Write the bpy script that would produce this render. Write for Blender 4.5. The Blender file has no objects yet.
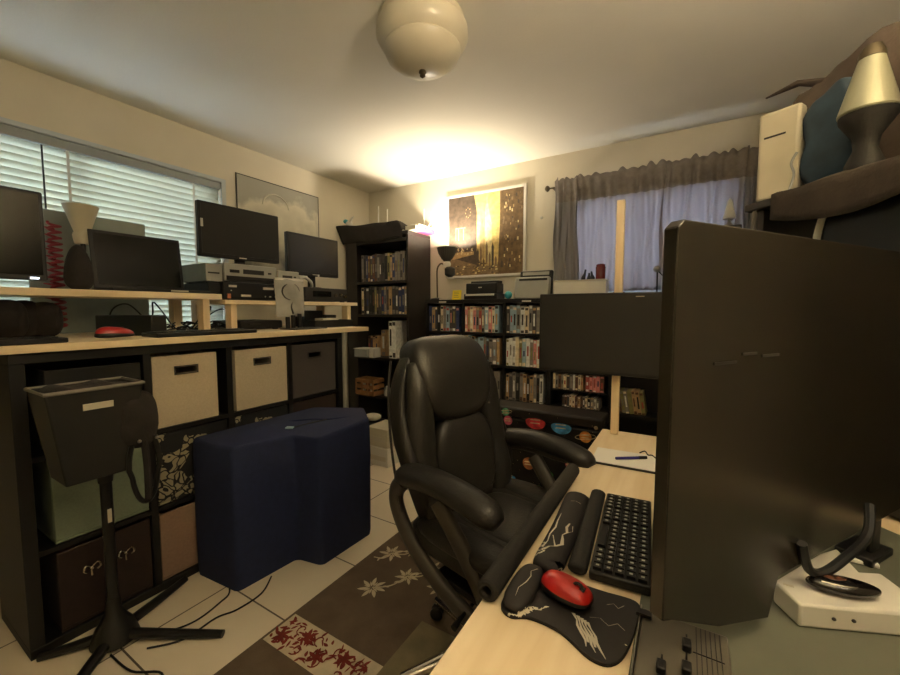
import bpy, math, random
from mathutils import Vector, Matrix
RN = random.Random(11)
SC = bpy.context.scene
COL = SC.collection
PI = math.pi

# ------------------------------------------------------------------ materials
def new_mat(name):
    m = bpy.data.materials.new(name); m.use_nodes = True
    nt = m.node_tree; b = nt.nodes['Principled BSDF']
    return m, nt, b

def lin(c):
    return tuple((x / 12.92 if x <= .04045 else ((x + .055) / 1.055) ** 2.4) for x in c)

def mat(name, c, rough=.6, metal=0., var=.06, scale=12., bump=0., bscale=80., coat=0., stretch=(1, 1, 1), spec=.5, alpha=1., trans=0.):
    """plain procedural material: base colour (sRGB 0-1) varied by noise, optional bump"""
    m, nt, b = new_mat(name)
    L = lin(c)
    tc = nt.nodes.new('ShaderNodeTexCoord'); mp = nt.nodes.new('ShaderNodeMapping')
    mp.inputs['Scale'].default_value = stretch
    nt.links.new(tc.outputs['Object'], mp.inputs[0])
    n = nt.nodes.new('ShaderNodeTexNoise'); n.inputs['Scale'].default_value = scale; n.inputs['Detail'].default_value = 4
    nt.links.new(mp.outputs[0], n.inputs['Vector'])
    r = nt.nodes.new('ShaderNodeValToRGB')
    r.color_ramp.elements[0].position = .3; r.color_ramp.elements[1].position = .7
    r.color_ramp.elements[0].color = tuple(max(0, x * (1 - var * 2)) for x in L) + (1,)
    r.color_ramp.elements[1].color = tuple(min(1, x * (1 + var)) for x in L) + (1,)
    nt.links.new(n.outputs['Fac'], r.inputs[0]); nt.links.new(r.outputs[0], b.inputs['Base Color'])
    b.inputs['Roughness'].default_value = rough; b.inputs['Metallic'].default_value = metal
    b.inputs['Coat Weight'].default_value = coat; b.inputs['Specular IOR Level'].default_value = spec
    b.inputs['Alpha'].default_value = alpha; b.inputs['Transmission Weight'].default_value = trans
    if bump:
        n2 = nt.nodes.new('ShaderNodeTexNoise'); n2.inputs['Scale'].default_value = bscale; n2.inputs['Detail'].default_value = 3
        nt.links.new(mp.outputs[0], n2.inputs['Vector'])
        bp = nt.nodes.new('ShaderNodeBump'); bp.inputs['Strength'].default_value = bump; bp.inputs['Distance'].default_value = .004
        nt.links.new(n2.outputs['Fac'], bp.inputs['Height']); nt.links.new(bp.outputs[0], b.inputs['Normal'])
    return m

def vein_mat(name, base, vein, scale, width, rough=.6):
    """dark field with thin pale lightning-like veins"""
    m, nt, b = new_mat(name)
    tc = nt.nodes.new('ShaderNodeTexCoord'); n = nt.nodes.new('ShaderNodeTexNoise')
    n.inputs['Scale'].default_value = scale; n.inputs['Detail'].default_value = 5; n.inputs['Roughness'].default_value = .6
    nt.links.new(tc.outputs['Object'], n.inputs['Vector'])
    s = nt.nodes.new('ShaderNodeMath'); s.operation = 'SUBTRACT'; s.inputs[1].default_value = .47
    a = nt.nodes.new('ShaderNodeMath'); a.operation = 'ABSOLUTE'
    l = nt.nodes.new('ShaderNodeMath'); l.operation = 'LESS_THAN'; l.inputs[1].default_value = width
    nt.links.new(n.outputs['Fac'], s.inputs[0]); nt.links.new(s.outputs[0], a.inputs[0]); nt.links.new(a.outputs[0], l.inputs[0])
    n2 = nt.nodes.new('ShaderNodeTexNoise'); n2.inputs['Scale'].default_value = scale * .4
    nt.links.new(tc.outputs['Object'], n2.inputs['Vector'])
    g = nt.nodes.new('ShaderNodeMath'); g.operation = 'GREATER_THAN'; g.inputs[1].default_value = .52
    mu = nt.nodes.new('ShaderNodeMath'); mu.operation = 'MULTIPLY'
    nt.links.new(n2.outputs['Fac'], g.inputs[0]); nt.links.new(g.outputs[0], mu.inputs[0]); nt.links.new(l.outputs[0], mu.inputs[1])
    mx = nt.nodes.new('ShaderNodeMix'); mx.data_type = 'RGBA'
    mx.inputs[6].default_value = lin(base) + (1,); mx.inputs[7].default_value = lin(vein) + (1,)
    nt.links.new(mu.outputs[0], mx.inputs[0]); nt.links.new(mx.outputs[2], b.inputs['Base Color'])
    b.inputs['Roughness'].default_value = rough
    return m

def floral_mat(name, base, fl, scale):
    m, nt, b = new_mat(name)
    tc = nt.nodes.new('ShaderNodeTexCoord')
    n = nt.nodes.new('ShaderNodeTexNoise'); n.inputs['Scale'].default_value = scale * .7; n.inputs['Detail'].default_value = 2
    v = nt.nodes.new('ShaderNodeTexVoronoi'); v.inputs['Scale'].default_value = scale * 2.2; v.feature = 'DISTANCE_TO_EDGE'
    ad = nt.nodes.new('ShaderNodeMix'); ad.data_type = 'RGBA'; ad.inputs[0].default_value = .12
    nt.links.new(tc.outputs['Object'], n.inputs['Vector'])
    nt.links.new(tc.outputs['Object'], ad.inputs[6]); nt.links.new(n.outputs['Color'], ad.inputs[7]); nt.links.new(ad.outputs[2], v.inputs['Vector'])
    g = nt.nodes.new('ShaderNodeMath'); g.operation = 'GREATER_THAN'; g.inputs[1].default_value = .53
    l = nt.nodes.new('ShaderNodeMath'); l.operation = 'GREATER_THAN'; l.inputs[1].default_value = .09
    mu = nt.nodes.new('ShaderNodeMath'); mu.operation = 'MULTIPLY'
    nt.links.new(n.outputs['Fac'], g.inputs[0]); nt.links.new(v.outputs['Distance'], l.inputs[0])
    nt.links.new(g.outputs[0], mu.inputs[0]); nt.links.new(l.outputs[0], mu.inputs[1])
    mx = nt.nodes.new('ShaderNodeMix'); mx.data_type = 'RGBA'
    mx.inputs[6].default_value = lin(base) + (1,); mx.inputs[7].default_value = lin(fl) + (1,)
    nt.links.new(mu.outputs[0], mx.inputs[0]); nt.links.new(mx.outputs[2], b.inputs['Base Color'])
    b.inputs['Roughness'].default_value = .8
    return m

def tile_mat():
    m, nt, b = new_mat('floor_tile')
    N = nt.nodes.new; Lk = nt.links.new
    tc = N('ShaderNodeTexCoord'); sp = N('ShaderNodeSeparateXYZ'); Lk(tc.outputs['Object'], sp.inputs[0])
    outs = []
    for ax, off in ((0, 1.345), (1, -.949)):
        a = N('ShaderNodeMath'); a.operation = 'ADD'; a.inputs[1].default_value = off; Lk(sp.outputs[ax], a.inputs[0])
        d = N('ShaderNodeMath'); d.operation = 'DIVIDE'; d.inputs[1].default_value = .395; Lk(a.outputs[0], d.inputs[0])
        r = N('ShaderNodeMath'); r.operation = 'ROUND'; Lk(d.outputs[0], r.inputs[0])
        s = N('ShaderNodeMath'); s.operation = 'SUBTRACT'; Lk(d.outputs[0], s.inputs[0]); Lk(r.outputs[0], s.inputs[1])
        ab = N('ShaderNodeMath'); ab.operation = 'ABSOLUTE'; Lk(s.outputs[0], ab.inputs[0])
        lt = N('ShaderNodeMath'); lt.operation = 'LESS_THAN'; lt.inputs[1].default_value = .0085; Lk(ab.outputs[0], lt.inputs[0])
        outs.append(lt)
    mxm = N('ShaderNodeMath'); mxm.operation = 'MAXIMUM'; Lk(outs[0].outputs[0], mxm.inputs[0]); Lk(outs[1].outputs[0], mxm.inputs[1])
    n = N('ShaderNodeTexNoise'); n.inputs['Scale'].default_value = 3.; n.inputs['Detail'].default_value = 6; Lk(tc.outputs['Object'], n.inputs['Vector'])
    r = N('ShaderNodeValToRGB'); r.color_ramp.elements[0].color = lin((.84, .79, .69)) + (1,); r.color_ramp.elements[1].color = lin((.92, .88, .80)) + (1,)
    Lk(n.outputs['Fac'], r.inputs[0])
    mx = N('ShaderNodeMix'); mx.data_type = 'RGBA'; mx.inputs[7].default_value = lin((.36, .31, .25)) + (1,)
    Lk(mxm.outputs[0], mx.inputs[0]); Lk(r.outputs[0], mx.inputs[6]); Lk(mx.outputs[2], b.inputs['Base Color'])
    b.inputs['Roughness'].default_value = .42
    return m

def wood_mat(name, c1, c2, axis):
    m, nt, b = new_mat(name); N = nt.nodes.new; Lk = nt.links.new
    tc = N('ShaderNodeTexCoord'); mp = N('ShaderNodeMapping')
    sc = [14, 14, 14]; sc[axis] = 1.2; mp.inputs['Scale'].default_value = sc
    Lk(tc.outputs['Object'], mp.inputs[0])
    n = N('ShaderNodeTexNoise'); n.inputs['Scale'].default_value = 1.6; n.inputs['Detail'].default_value = 7; n.inputs['Distortion'].default_value = .6
    Lk(mp.outputs[0], n.inputs['Vector'])
    r = N('ShaderNodeValToRGB'); r.color_ramp.elements[0].position = .32; r.color_ramp.elements[1].position = .68
    r.color_ramp.elements[0].color = lin(c1) + (1,); r.color_ramp.elements[1].color = lin(c2) + (1,)
    Lk(n.outputs['Fac'], r.inputs[0])
    v = N('ShaderNodeTexVoronoi'); v.inputs['Scale'].default_value = .5
    Lk(mp.outputs[0], v.inputs['Vector'])
    lt = N('ShaderNodeMath'); lt.operation = 'LESS_THAN'; lt.inputs[1].default_value = .045; Lk(v.outputs['Distance'], lt.inputs[0])
    mx = N('ShaderNodeMix'); mx.data_type = 'RGBA'; mx.inputs[7].default_value = lin((.50, .36, .20)) + (1,)
    Lk(lt.outputs[0], mx.inputs[0]); Lk(r.outputs[0], mx.inputs[6]); Lk(mx.outputs[2], b.inputs['Base Color'])
    b.inputs['Roughness'].default_value = .55
    return m

def cloth_translucent(name, c, t=.5):
    m, nt, b = new_mat(name); N = nt.nodes.new; Lk = nt.links.new
    b.inputs['Base Color'].default_value = lin(c) + (1,); b.inputs['Roughness'].default_value = .9
    tr = N('ShaderNodeBsdfTranslucent'); tr.inputs[0].default_value = lin(c) + (1,)
    tc = N('ShaderNodeTexCoord'); n = N('ShaderNodeTexNoise'); n.inputs['Scale'].default_value = 9
    Lk(tc.outputs['Object'], n.inputs['Vector'])
    mm = N('ShaderNodeMath'); mm.operation = 'MULTIPLY_ADD'; mm.inputs[1].default_value = .1; mm.inputs[2].default_value = t - .05
    Lk(n.outputs['Fac'], mm.inputs[0])
    mx = N('ShaderNodeMixShader'); Lk(mm.outputs[0], mx.inputs[0])
    Lk(b.outputs[0], mx.inputs[1]); Lk(tr.outputs[0], mx.inputs[2])
    Lk(mx.outputs[0], nt.nodes['Material Output'].inputs[0])
    return m

def emit_mat(name, c, s):
    m, nt, b = new_mat(name)
    b.inputs['Base Color'].default_value = (0, 0, 0, 1)
    b.inputs['Emission Color'].default_value = lin(c) + (1,); b.inputs['Emission Strength'].default_value = s
    return m

M = dict(
    wall=mat('wall_paint', (.84, .81, .73), .9, var=.02, scale=3, bump=.15, bscale=60),
    ceil=mat('ceiling_paint', (.88, .86, .80), .95, var=.015, scale=2, bump=.15, bscale=90),
    tile=tile_mat(),
    base=mat('white_trim', (.82, .80, .74), .5, var=.02),
    pine_y=wood_mat('pine_along_depth', (.88, .79, .63), (.94, .87, .74), 1),
    pine_z=wood_mat('pine_upright', (.88, .78, .61), (.94, .86, .72), 2),
    black=mat('black_laminate', (.065, .06, .055), .5, var=.1),
    blk2=mat('dark_espresso', (.15, .13, .115), .45, var=.1),
    plastic=mat('black_plastic', (.085, .082, .078), .42, var=.05),
    plastic2=mat('charcoal_plastic', (.17, .16, .15), .5, var=.05),
    tvback=mat('brushed_dark_shell', (.15, .13, .10), .27, var=.05, scale=3, stretch=(40, 40, 1)),
    screen=mat('screen_glass', (.055, .055, .055), .16, var=.02),
    screenm=mat('matte_screen', (.15, .145, .135), .30, var=.02),
    beige=mat('beige_fabric', (.76, .71, .61), .9, var=.04, scale=120, bump=.3, bscale=300),
    darkbin=mat('charcoal_fabric', (.30, .28, .265), .9, var=.05, scale=120, bump=.3, bscale=300),
    green=mat('sage_fabric', (.47, .52, .45), .9, var=.04, scale=120, bump=.2, bscale=300),
    brownbin=mat('brown_fabric', (.17, .11, .09), .85, var=.08, scale=60),
    rosebin=mat('rose_beige_fabric', (.55, .45, .38), .9, var=.05, scale=100),
    floral=floral_mat('floral_fabric', (.075, .08, .095), (.60, .57, .47), 14),
    navy=mat('navy_fabric', (.085, .13, .28), .85, var=.07, scale=40, bump=.35, bscale=260),
    leather=mat('black_leather', (.15, .14, .125), .40, var=.06, scale=20, bump=.25, bscale=160),
    armp=mat('arm_polymer', (.27, .25, .22), .42, var=.04),
    chrome=mat('chrome', (.75, .72, .66), .22, 1., var=.02),
    steel=mat('brushed_steel', (.62, .60, .56), .35, 1., var=.03),
    silver=mat('silver_plastic', (.66, .66, .63), .42, .2, var=.03),
    white=mat('white_plastic', (.85, .84, .80), .45, var=.02),
    ivory=mat('ivory_plastic', (.80, .77, .68), .5, var=.03),
    paper=mat('paper', (.93, .92, .89), .8, var=.015),
    label=mat('label_paper', (.80, .77, .70), .7, var=.02),
    yellow=mat('yellow_paper', (.95, .85, .20), .7, var=.02),
    red=mat('red_plastic', (.72, .10, .09), .32, var=.05, coat=.3),
    magenta=mat('magenta_card', (.78, .30, .48), .6, var=.05),
    teal=mat('teal_plastic', (.25, .66, .70), .35, var=.05),
    blue=mat('blue_ink_plastic', (.18, .17, .52), .4, var=.05),
    darkcloth=mat('dark_cloth', (.17, .15, .14), .95, var=.12, scale=20, bump=.5, bscale=120),
    browncloth=mat('brown_cloth', (.36, .31, .27), .95, var=.12, scale=14, bump=.5, bscale=90),
    darkbrown=mat('dark_brown_cloth', (.24, .205, .175), .95, var=.12, scale=14, bump=.5, bscale=90),
    bluebag=mat('blue_vinyl', (.20, .29, .36), .5, var=.2, scale=14),
    padgreen=mat('grey_green_pad', (.40, .41, .35), .7, var=.04, scale=8),
    foam=mat('black_foam', (.13, .12, .105), .7, var=.05, scale=80, bump=.2, bscale=300),
    cable=mat('black_cable', (.05, .05, .05), .5, var=.02),
    crate=mat('crate_wood', (.62, .45, .28), .7, var=.1, scale=30),
    clear=mat('clear_plastic', (.86, .87, .86), .22, var=.02, alpha=.45),
    zipbag=mat('clear_zip_bag', (.86, .86, .83), .25, var=.05, scale=25, alpha=.42, bump=.8, bscale=30),
    glassd=mat('frosted_dome_glass', (.80, .77, .68), .35, var=.02),
    bronze=mat('aged_bronze', (.38, .34, .26), .4, .7, var=.05),
    vein=vein_mat('lightning_print', (.13, .115, .11), (.85, .82, .74), 9, .012),
    greyboard=mat('grey_board', (.55, .58, .56), .9, var=.05),
    redcord=mat('red_cord', (.55, .14, .20), .6, var=.1),
    maroon=mat('maroon_glass', (.42, .13, .13), .2, var=.1),
    curtain=cloth_translucent('sheer_curtain', (.70, .68, .69), .50),
    curtain2=cloth_translucent('sheer_curtain_side', (.58, .57, .57), .25),
    header=mat('doubled_unlit_header', (.56, .53, .51), .95, var=.08, scale=30),  # doubled cloth, colour darkened where no window light shines through
    slat=cloth_translucent('blind_slats', (.86, .87, .82), .40),
    shade=mat('lamp_shade_dark', (.30, .29, .26), .5, var=.05),
    key=mat('keycap', (.12, .115, .11), .35, var=.05),
    legend=mat('keycap_print', (.70, .70, .66), .6, var=.02),
    white_leg=mat('white_print', (.85, .85, .82), .6, var=.02),
    bulb=emit_mat('lit_bulb', (1., .85, .6), 20),
    led=emit_mat('white_led', (.9, .95, 1.), 3),
    rugb=mat('rug_brown', (.40, .34, .275), 1., var=.12, scale=9, bump=.6, bscale=260),
    rugo=mat('rug_olive', (.52, .48, .37), 1., var=.10, scale=12, bump=.6, bscale=260),
    rugc=mat('rug_cream', (.80, .75, .64), 1., var=.06, scale=30, bump=.5, bscale=260),
    rugr=mat('rug_red', (.48, .16, .12), 1., var=.12, scale=30, bump=.5, bscale=260),
)
PAL = {}
def pal(name, c, rough=.4):
    if name not in PAL: PAL[name] = mat('spine_' + name.replace(' ', '_'), c, rough, var=.12, scale=40)
    return PAL[name]
SPINES = {'black': (.10, .10, .10), 'charcoal': (.24, .23, .22), 'grey': (.48, .46, .43), 'cream': (.82, .77, .66), 'white': (.88, .86, .80),
          'dusty red': (.60, .26, .22), 'pink': (.78, .50, .48), 'pale blue': (.55, .65, .70), 'navy': (.16, .20, .34), 'olive': (.48, .46, .28),
          'tan': (.66, .54, .38), 'brown': (.34, .23, .16), 'yellow': (.86, .76, .32), 'teal': (.26, .46, .46)}
for k, c in SPINES.items(): pal(k, tuple(min(.95, x * 1.12 + .03) for x in c))

# ------------------------------------------------------------------ mesh builder
class MB:
    def __init__(s): s.v = []; s.f = []; s.mi = []; s.m = []
    def mid(s, m):
        if m not in s.m: s.m.append(m)
        return s.m.index(m)
    def add(s, vs, fs, m, T=None):
        o = len(s.v); k = s.mid(m)
        for v in vs:
            v = Vector(v); s.v.append(T @ v if T else v)
        for f in fs: s.f.append([o + i for i in f]); s.mi.append(k)
        return s
    def box(s, x0, x1, y0, y1, z0, z1, m, T=None):
        v = [(x, y, z) for z in (z0, z1) for y in (y0, y1) for x in (x0, x1)]
        return s.add(v, [(0, 2, 3, 1), (4, 5, 7, 6), (0, 1, 5, 4), (2, 6, 7, 3), (0, 4, 6, 2), (1, 3, 7, 5)], m, T)
    def prism(s, poly, z0, z1, m, T=None):
        a = sum(poly[i][0] * poly[(i + 1) % len(poly)][1] - poly[(i + 1) % len(poly)][0] * poly[i][1] for i in range(len(poly)))
        if a < 0: poly = poly[::-1]
        n = len(poly); v = [(x, y, z0) for x, y in poly] + [(x, y, z1) for x, y in poly]
        f = [list(range(n))[::-1], list(range(n, 2 * n))] + [(i, (i + 1) % n, n + (i + 1) % n, n + i) for i in range(n)]
        return s.add(v, f, m, T)
    def tube(s, pts, r, m, n=10, sx=1., closed=False, T=None, up=None, caps=True):
        pts = [Vector(p) for p in pts]; k = len(pts)
        rs = r if isinstance(r, (list, tuple)) else [r] * k
        vs = []; prev = None
        for i, p in enumerate(pts):
            if closed: t = pts[(i + 1) % k] - pts[i - 1]
            else: t = pts[min(i + 1, k - 1)] - pts[max(i - 1, 0)]
            t.normalize()
            if up is not None: a = Vector(up).cross(t)
            elif prev is None: a = t.orthogonal()
            else: a = prev - t * prev.dot(t)
            if a.length < 1e-6: a = t.orthogonal()
            a.normalize(); prev = a; b = t.cross(a)
            for j in range(n):
                w = 2 * PI * j / n
                vs.append(p + a * math.cos(w) * rs[i] * sx + b * math.sin(w) * rs[i])
        fs = []
        for i in range(k if closed else k - 1):
            for j in range(n):
                i2 = (i + 1) % k
                fs.append((i * n + j, i * n + (j + 1) % n, i2 * n + (j + 1) % n, i2 * n + j))
        if not closed and caps: fs += [list(range(n))[::-1], list(range((k - 1) * n, k * n))]
        return s.add(vs, fs, m, T)
    def lathe(s, prof, c, m, n=24, T=None, caps=True):
        vs = []; c = Vector(c)
        for r, z in prof:
            for j in range(n):
                w = 2 * PI * j / n; vs.append((c.x + r * math.cos(w), c.y + r * math.sin(w), c.z + z))
        k = len(prof); fs = [(i * n + j, i * n + (j + 1) % n, (i + 1) * n + (j + 1) % n, (i + 1) * n + j) for i in range(k - 1) for j in range(n)]
        if caps: fs += [list(range(n))[::-1], list(range((k - 1) * n, k * n))]
        return s.add(vs, fs, m, T)
    def se(s, c, a, m, e1=.4, e2=.4, T=None, nu=24, nv=16, warp=None):
        """superellipsoid cushion: half sizes a"""
        def pw(x, e): return math.copysign(abs(x) ** e, x)
        c = Vector(c); vs = []
        for i in range(nv + 1):
            ph = -PI / 2 + PI * i / nv
            for j in range(nu):
                th = 2 * PI * j / nu
                p = Vector((a[0] * pw(math.cos(ph), e1) * pw(math.cos(th), e2), a[1] * pw(math.cos(ph), e1) * pw(math.sin(th), e2), a[2] * pw(math.sin(ph), e1)))
                if warp: p = Vector(warp(p))
                vs.append(c + p)
        fs = [(i * nu + j, i * nu + (j + 1) % nu, (i + 1) * nu + (j + 1) % nu, (i + 1) * nu + j) for i in range(nv) for j in range(nu)]
        return s.add(vs, fs, m, T)
    def build(s, name, parent=None, local=False, bevel=0., smooth=True, angle=35, seg=2, solid=0.):
        me = bpy.data.meshes.new(name)
        loc = Vector((0, 0, 0))
        vs = s.v
        if not local:
            if parent is not None: loc = Vector(ORI[parent.name])
            else:
                xs = [v.x for v in vs]; ys = [v.y for v in vs]; zs = [v.z for v in vs]
                loc = Vector(((min(xs) + max(xs)) / 2, (min(ys) + max(ys)) / 2, min(zs)))
        me.from_pydata([tuple(v - loc) for v in vs], [], s.f)
        for m in s.m: me.materials.append(m)
        me.polygons.foreach_set('material_index', s.mi)
        me.update()
        if smooth:
            me.polygons.foreach_set('use_smooth', [True] * len(me.polygons))
            me.set_sharp_from_angle(angle=math.radians(angle))
        o = bpy.data.objects.new(name, me); COL.objects.link(o)
        if parent is not None:
            o.parent = parent; ORI[o.name] = ORI[parent.name] if not local else (0, 0, 0)
        else:
            if not local: o.location = loc
            ORI[o.name] = tuple(loc)
        if solid:
            sm = o.modifiers.new('thick', 'SOLIDIFY'); sm.thickness = solid; sm.offset = 0
        if bevel:
            b = o.modifiers.new('bevel', 'BEVEL'); b.width = bevel; b.segments = seg; b.limit_method = 'ANGLE'; b.angle_limit = math.radians(40)
        return o
ORI = {}
def tag(o, label, cat, group=None, kind=None):
    o['label'] = label; o['category'] = cat
    if group: o['group'] = group
    if kind: o['kind'] = kind
    return o
def thing(name, label, cat, loc, rz=0., group=None):
    o = bpy.data.objects.new(name, None); COL.objects.link(o); o.empty_display_size = .05
    o.location = loc; o.rotation_euler = (0, 0, rz); ORI[o.name] = tuple(loc)
    return tag(o, label, cat, group)
def struct(o):
    o['kind'] = 'structure'; return o
def B(*a): return MB().box(*a)
def spline(pts, n=6, closed=False):
    """Catmull-Rom through the points"""
    P = [Vector(p) for p in pts]; out = []; k = len(P)
    for i in range(k if closed else k - 1):
        if closed: p0, p1, p2, p3 = P[i - 1], P[i], P[(i + 1) % k], P[(i + 2) % k]
        else: p0, p1, p2, p3 = P[max(i - 1, 0)], P[i], P[i + 1], P[min(i + 2, k - 1)]
        for j in range(n):
            t = j / n
            out.append(.5 * ((2 * p1) + (p2 - p0) * t + (2 * p0 - 5 * p1 + 4 * p2 - p3) * t * t + (3 * p1 - p0 - 3 * p2 + p3) * t ** 3))
    if not closed: out.append(P[-1])
    return out
def cable(name, label, pts, r=.0035, m=None, cat='cable', n=6, group=None):
    return tag(MB().tube(spline(pts, n), r, m or M['cable'], 8).build(name), label, cat, group)

# ================================================================== SETTING
XL, XR, YB, YF, H = -2.83, .84, 3.11, -.85, 2.44
struct(B(XL - .1, XR + .1, YF - .1, YB + .1, -.1, 0, M['tile']).build('floor', local=True))
struct(B(XL - .1, XR + .1, YF - .1, YB + .1, H, H + .1, M['ceil']).build('ceiling'))
wy0, wy1, wz0, wz1 = .10, 1.60, 1.00, 2.14      # left window
mb = MB()
mb.box(XL - .1, XL, YF, wy0, 0, H, M['wall']).box(XL - .1, XL, wy1, YB, 0, H, M['wall'])
mb.box(XL - .1, XL, wy0, wy1, 0, wz0, M['wall']).box(XL - .1, XL, wy0, wy1, wz1, H, M['wall'])
struct(mb.build('wall_left', smooth=False))
bx0, bx1, bz0, bz1 = -.80, .24, 1.36, 2.09      # back window
mb = MB()
mb.box(XL - .1, bx0, YB, YB + .1, 0, H, M['wall']).box(bx1, XR + .1, YB, YB + .1, 0, H, M['wall'])
mb.box(bx0, bx1, YB, YB + .1, 0, bz0, M['wall']).box(bx0, bx1, YB, YB + .1, bz1, H, M['wall'])
struct(mb.build('wall_back', smooth=False))
struct(B(XR, XR + .1, YF, YB, 0, H, M['wall']).build('wall_right'))
struct(B(XL, XR, YF - .1, YF, 0, H, M['wall']).build('wall_front'))
struct(B(XL + .001, XL + .014, YF, YB, 0, .09, M['base']).build('baseboard_left'))
struct(B(XL + .015, XR, YB - .013, YB - .001, 0, .09, M['base']).build('baseboard_back'))

winframe = mat('window_frame_paint', (.74, .78, .80), .5, var=.02)
wglass = mat('window_glass', (.95, .97, 1.), .02, var=.0, trans=1.)
# left window: frame, glass, in the depth of the wall
w1 = struct(bpy.data.objects.new('window_1', None)); COL.objects.link(w1); w1.location = (XL, wy0, wz0); ORI['window_1'] = (XL, wy0, wz0)
mb = MB(); xa, xb = XL - .085, XL - .055
mb.box(xa, xb, wy0, wy1, wz0, wz0 + .04, winframe).box(xa, xb, wy0, wy1, wz1 - .04, wz1, winframe)
mb.box(xa, xb, wy0, wy0 + .04, wz0 + .04, wz1 - .04, winframe).box(xa, xb, wy1 - .04, wy1, wz0 + .04, wz1 - .04, winframe).box(xa, xb, .83, .87, wz0 + .04, wz1 - .04, winframe)
mb.build('window_frame', w1)
B(xa + .012, xa + .016, wy0 + .04, wy1 - .04, wz0 + .04, wz1 - .04, wglass).build('window_pane', w1)
mb = MB()
mb.box(XL - .05, XL + .012, wy0 - .03, wy1 + .03, wz1 - .002, wz1 + .022, winframe).box(XL, XL + .012, wy1, wy1 + .03, wz0, wz1, winframe).box(XL, XL + .012, wy0 - .03, wy0, wz0, wz1, winframe)
mb.build('window_casing', w1)
# blinds
bl = thing('window_blinds', 'white horizontal slatted blinds closed over the left window', 'blinds', (XL - .02, .85, wz0))
grey_head = mat('blind_headrail', (.60, .63, .64), .5, var=.02)
MB().box(XL - .045, XL + .008, wy0 + .005, wy1 - .005, wz1 - .055, wz1 - .004, grey_head).build('headrail', bl, bevel=.004)
mb = MB(); z = wz1 - .075
while z > wz0 + .03:
    y0, y1 = wy0 + .008, wy1 - .008; w = .0225; a = math.radians(68)
    dx, dz = w * math.cos(a), w * math.sin(a)
    pr = [(-dx, -dz), (0.004, 0), (dx, dz)]
    vs = [(XL - .02 + px_, yy, z + pz) for yy in (y0, y1) for px_, pz in pr]
    mb.add(vs, [(0, 3, 4, 1), (1, 4, 5, 2)], M['slat']); z -= .0365
mb.build('slats', bl, solid=.0015)
for yy in (.30, .80, 1.42):
    MB().box(XL + .002, XL + .004, yy - .006, yy + .006, wz0 + .02, wz1 - .05, M['white']).build('ladder_tape', bl)
MB().tube([(XL + .012, .70, wz1 - .06), (XL + .012, .70, 1.62)], .004, M['cable'], 8).build('tilt_wand', bl)
B(XL - .04, XL, wy0 + .01, wy1 - .01, wz0 + .002, wz0 + .024, M['white']).build('bottom_rail', bl, bevel=.003)
# back window
w2 = struct(bpy.data.objects.new('window_2', None)); COL.objects.link(w2); w2.location = (bx0, YB, bz0); ORI['window_2'] = (bx0, YB, bz0)
mb = MB(); ya, yb = YB + .05, YB + .08
mb.box(bx0, bx1, ya, yb, bz0, bz0 + .04, winframe).box(bx0, bx1, ya, yb, bz1 - .04, bz1, winframe)
mb.box(bx0, bx0 + .04, ya, yb, bz0 + .04, bz1 - .04, winframe).box(bx1 - .04, bx1, ya, yb, bz0 + .04, bz1 - .04, winframe).box(-.30, -.26, ya, yb, bz0 + .04, bz1 - .04, winframe)
mb.build('window_frame', w2)
B(bx0 + .04, bx1 - .04, ya + .012, ya + .016, bz0 + .04, bz1 - .04, wglass).build('window_pane', w2)

# curtain rod and two sheer panels
rod = thing('curtain_rod', 'thin dark curtain rod with round finial above the back window', 'curtain rod', (-.3, 3.03, 2.17))
MB().tube([(-.93, 3.03, 2.172), (.42, 3.03, 2.172)], .006, M['bronze'], 10).build('rod', rod)
MB().lathe([(.004, -.02), (.018, -.012), (.024, 0), (.018, .012), (.004, .02)], (0, 0, 0), M['bronze'], 12, T=Matrix.Translation((-.945, 3.03, 2.172)) @ Matrix.Rotation(PI / 2, 4, 'Y')).build('finial', rod)
B(-.905, -.893, 3.03, YB, 2.165, 2.179, M['bronze']).build('bracket', rod)
def curtain(x0, x1, z0, z1, m, nm, label, npl, amp, seed, flare=0., off=0.):
    r = random.Random(seed); n = npl * 12; rows = 26; vs = []
    ph = [r.uniform(-.6, .6) for _ in range(npl + 2)]; am = [amp * r.uniform(.6, 1.2) for _ in range(npl + 2)]
    tops = [r.uniform(-.008, .03) for _ in range(npl * 2 + 3)]
    for k in range(rows + 1):
        t = k / rows; z = z1 - (z1 - z0) * t
        for i in range(n + 1):
            u = i / n; q = u * npl; j = int(min(q, npl - .001)); fr = q - j
            a = am[j] * (1 - fr) + am[j + 1] * fr
            A = a * (1.0 if z < 2.14 else .8)
            y = 3.028 + off + (A * math.sin(2 * PI * q + ph[j] * (1 - fr) + ph[j + 1] * fr)) + .004 * math.sin(37 * u + 9 * t)
            if z > 2.14: y = 3.013 + (y - 3.028 - off) * .35
            x = x0 + (x1 - x0) * u + .006 * math.sin(9 * t + 20 * u) - flare * (1 - u) * 0 + flare * t * u
            zz = z
            if k < 3:
                q2 = u * npl * 1.1; j2 = int(q2); f2 = q2 - j2; bump = math.sin(PI * f2) ** 1.3 * (tops[j2] * .7 + .010)
                zz = z + bump * (1 - k / 3.)
            vs.append((x, y, zz))
    W = n + 1
    fs = [(k * W + i, k * W + i + 1, (k + 1) * W + i + 1, (k + 1) * W + i) for k in range(rows) for i in range(n)]
    nh = n * 5
    mb = MB(); mb.add(vs, fs, m); k2 = mb.mid(M['header'])
    for q in range(nh): mb.mi[q] = k2
    return tag(mb.build(nm, solid=.002, angle=80), label, 'curtain', None)
curtain(-.885, -.725, 1.385, 2.212, M['curtain2'], 'curtain', 'grey curtain panel gathered at the left end of the rod, beside the poster', 4, .010, 3, flare=.03, off=-.006)
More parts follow.
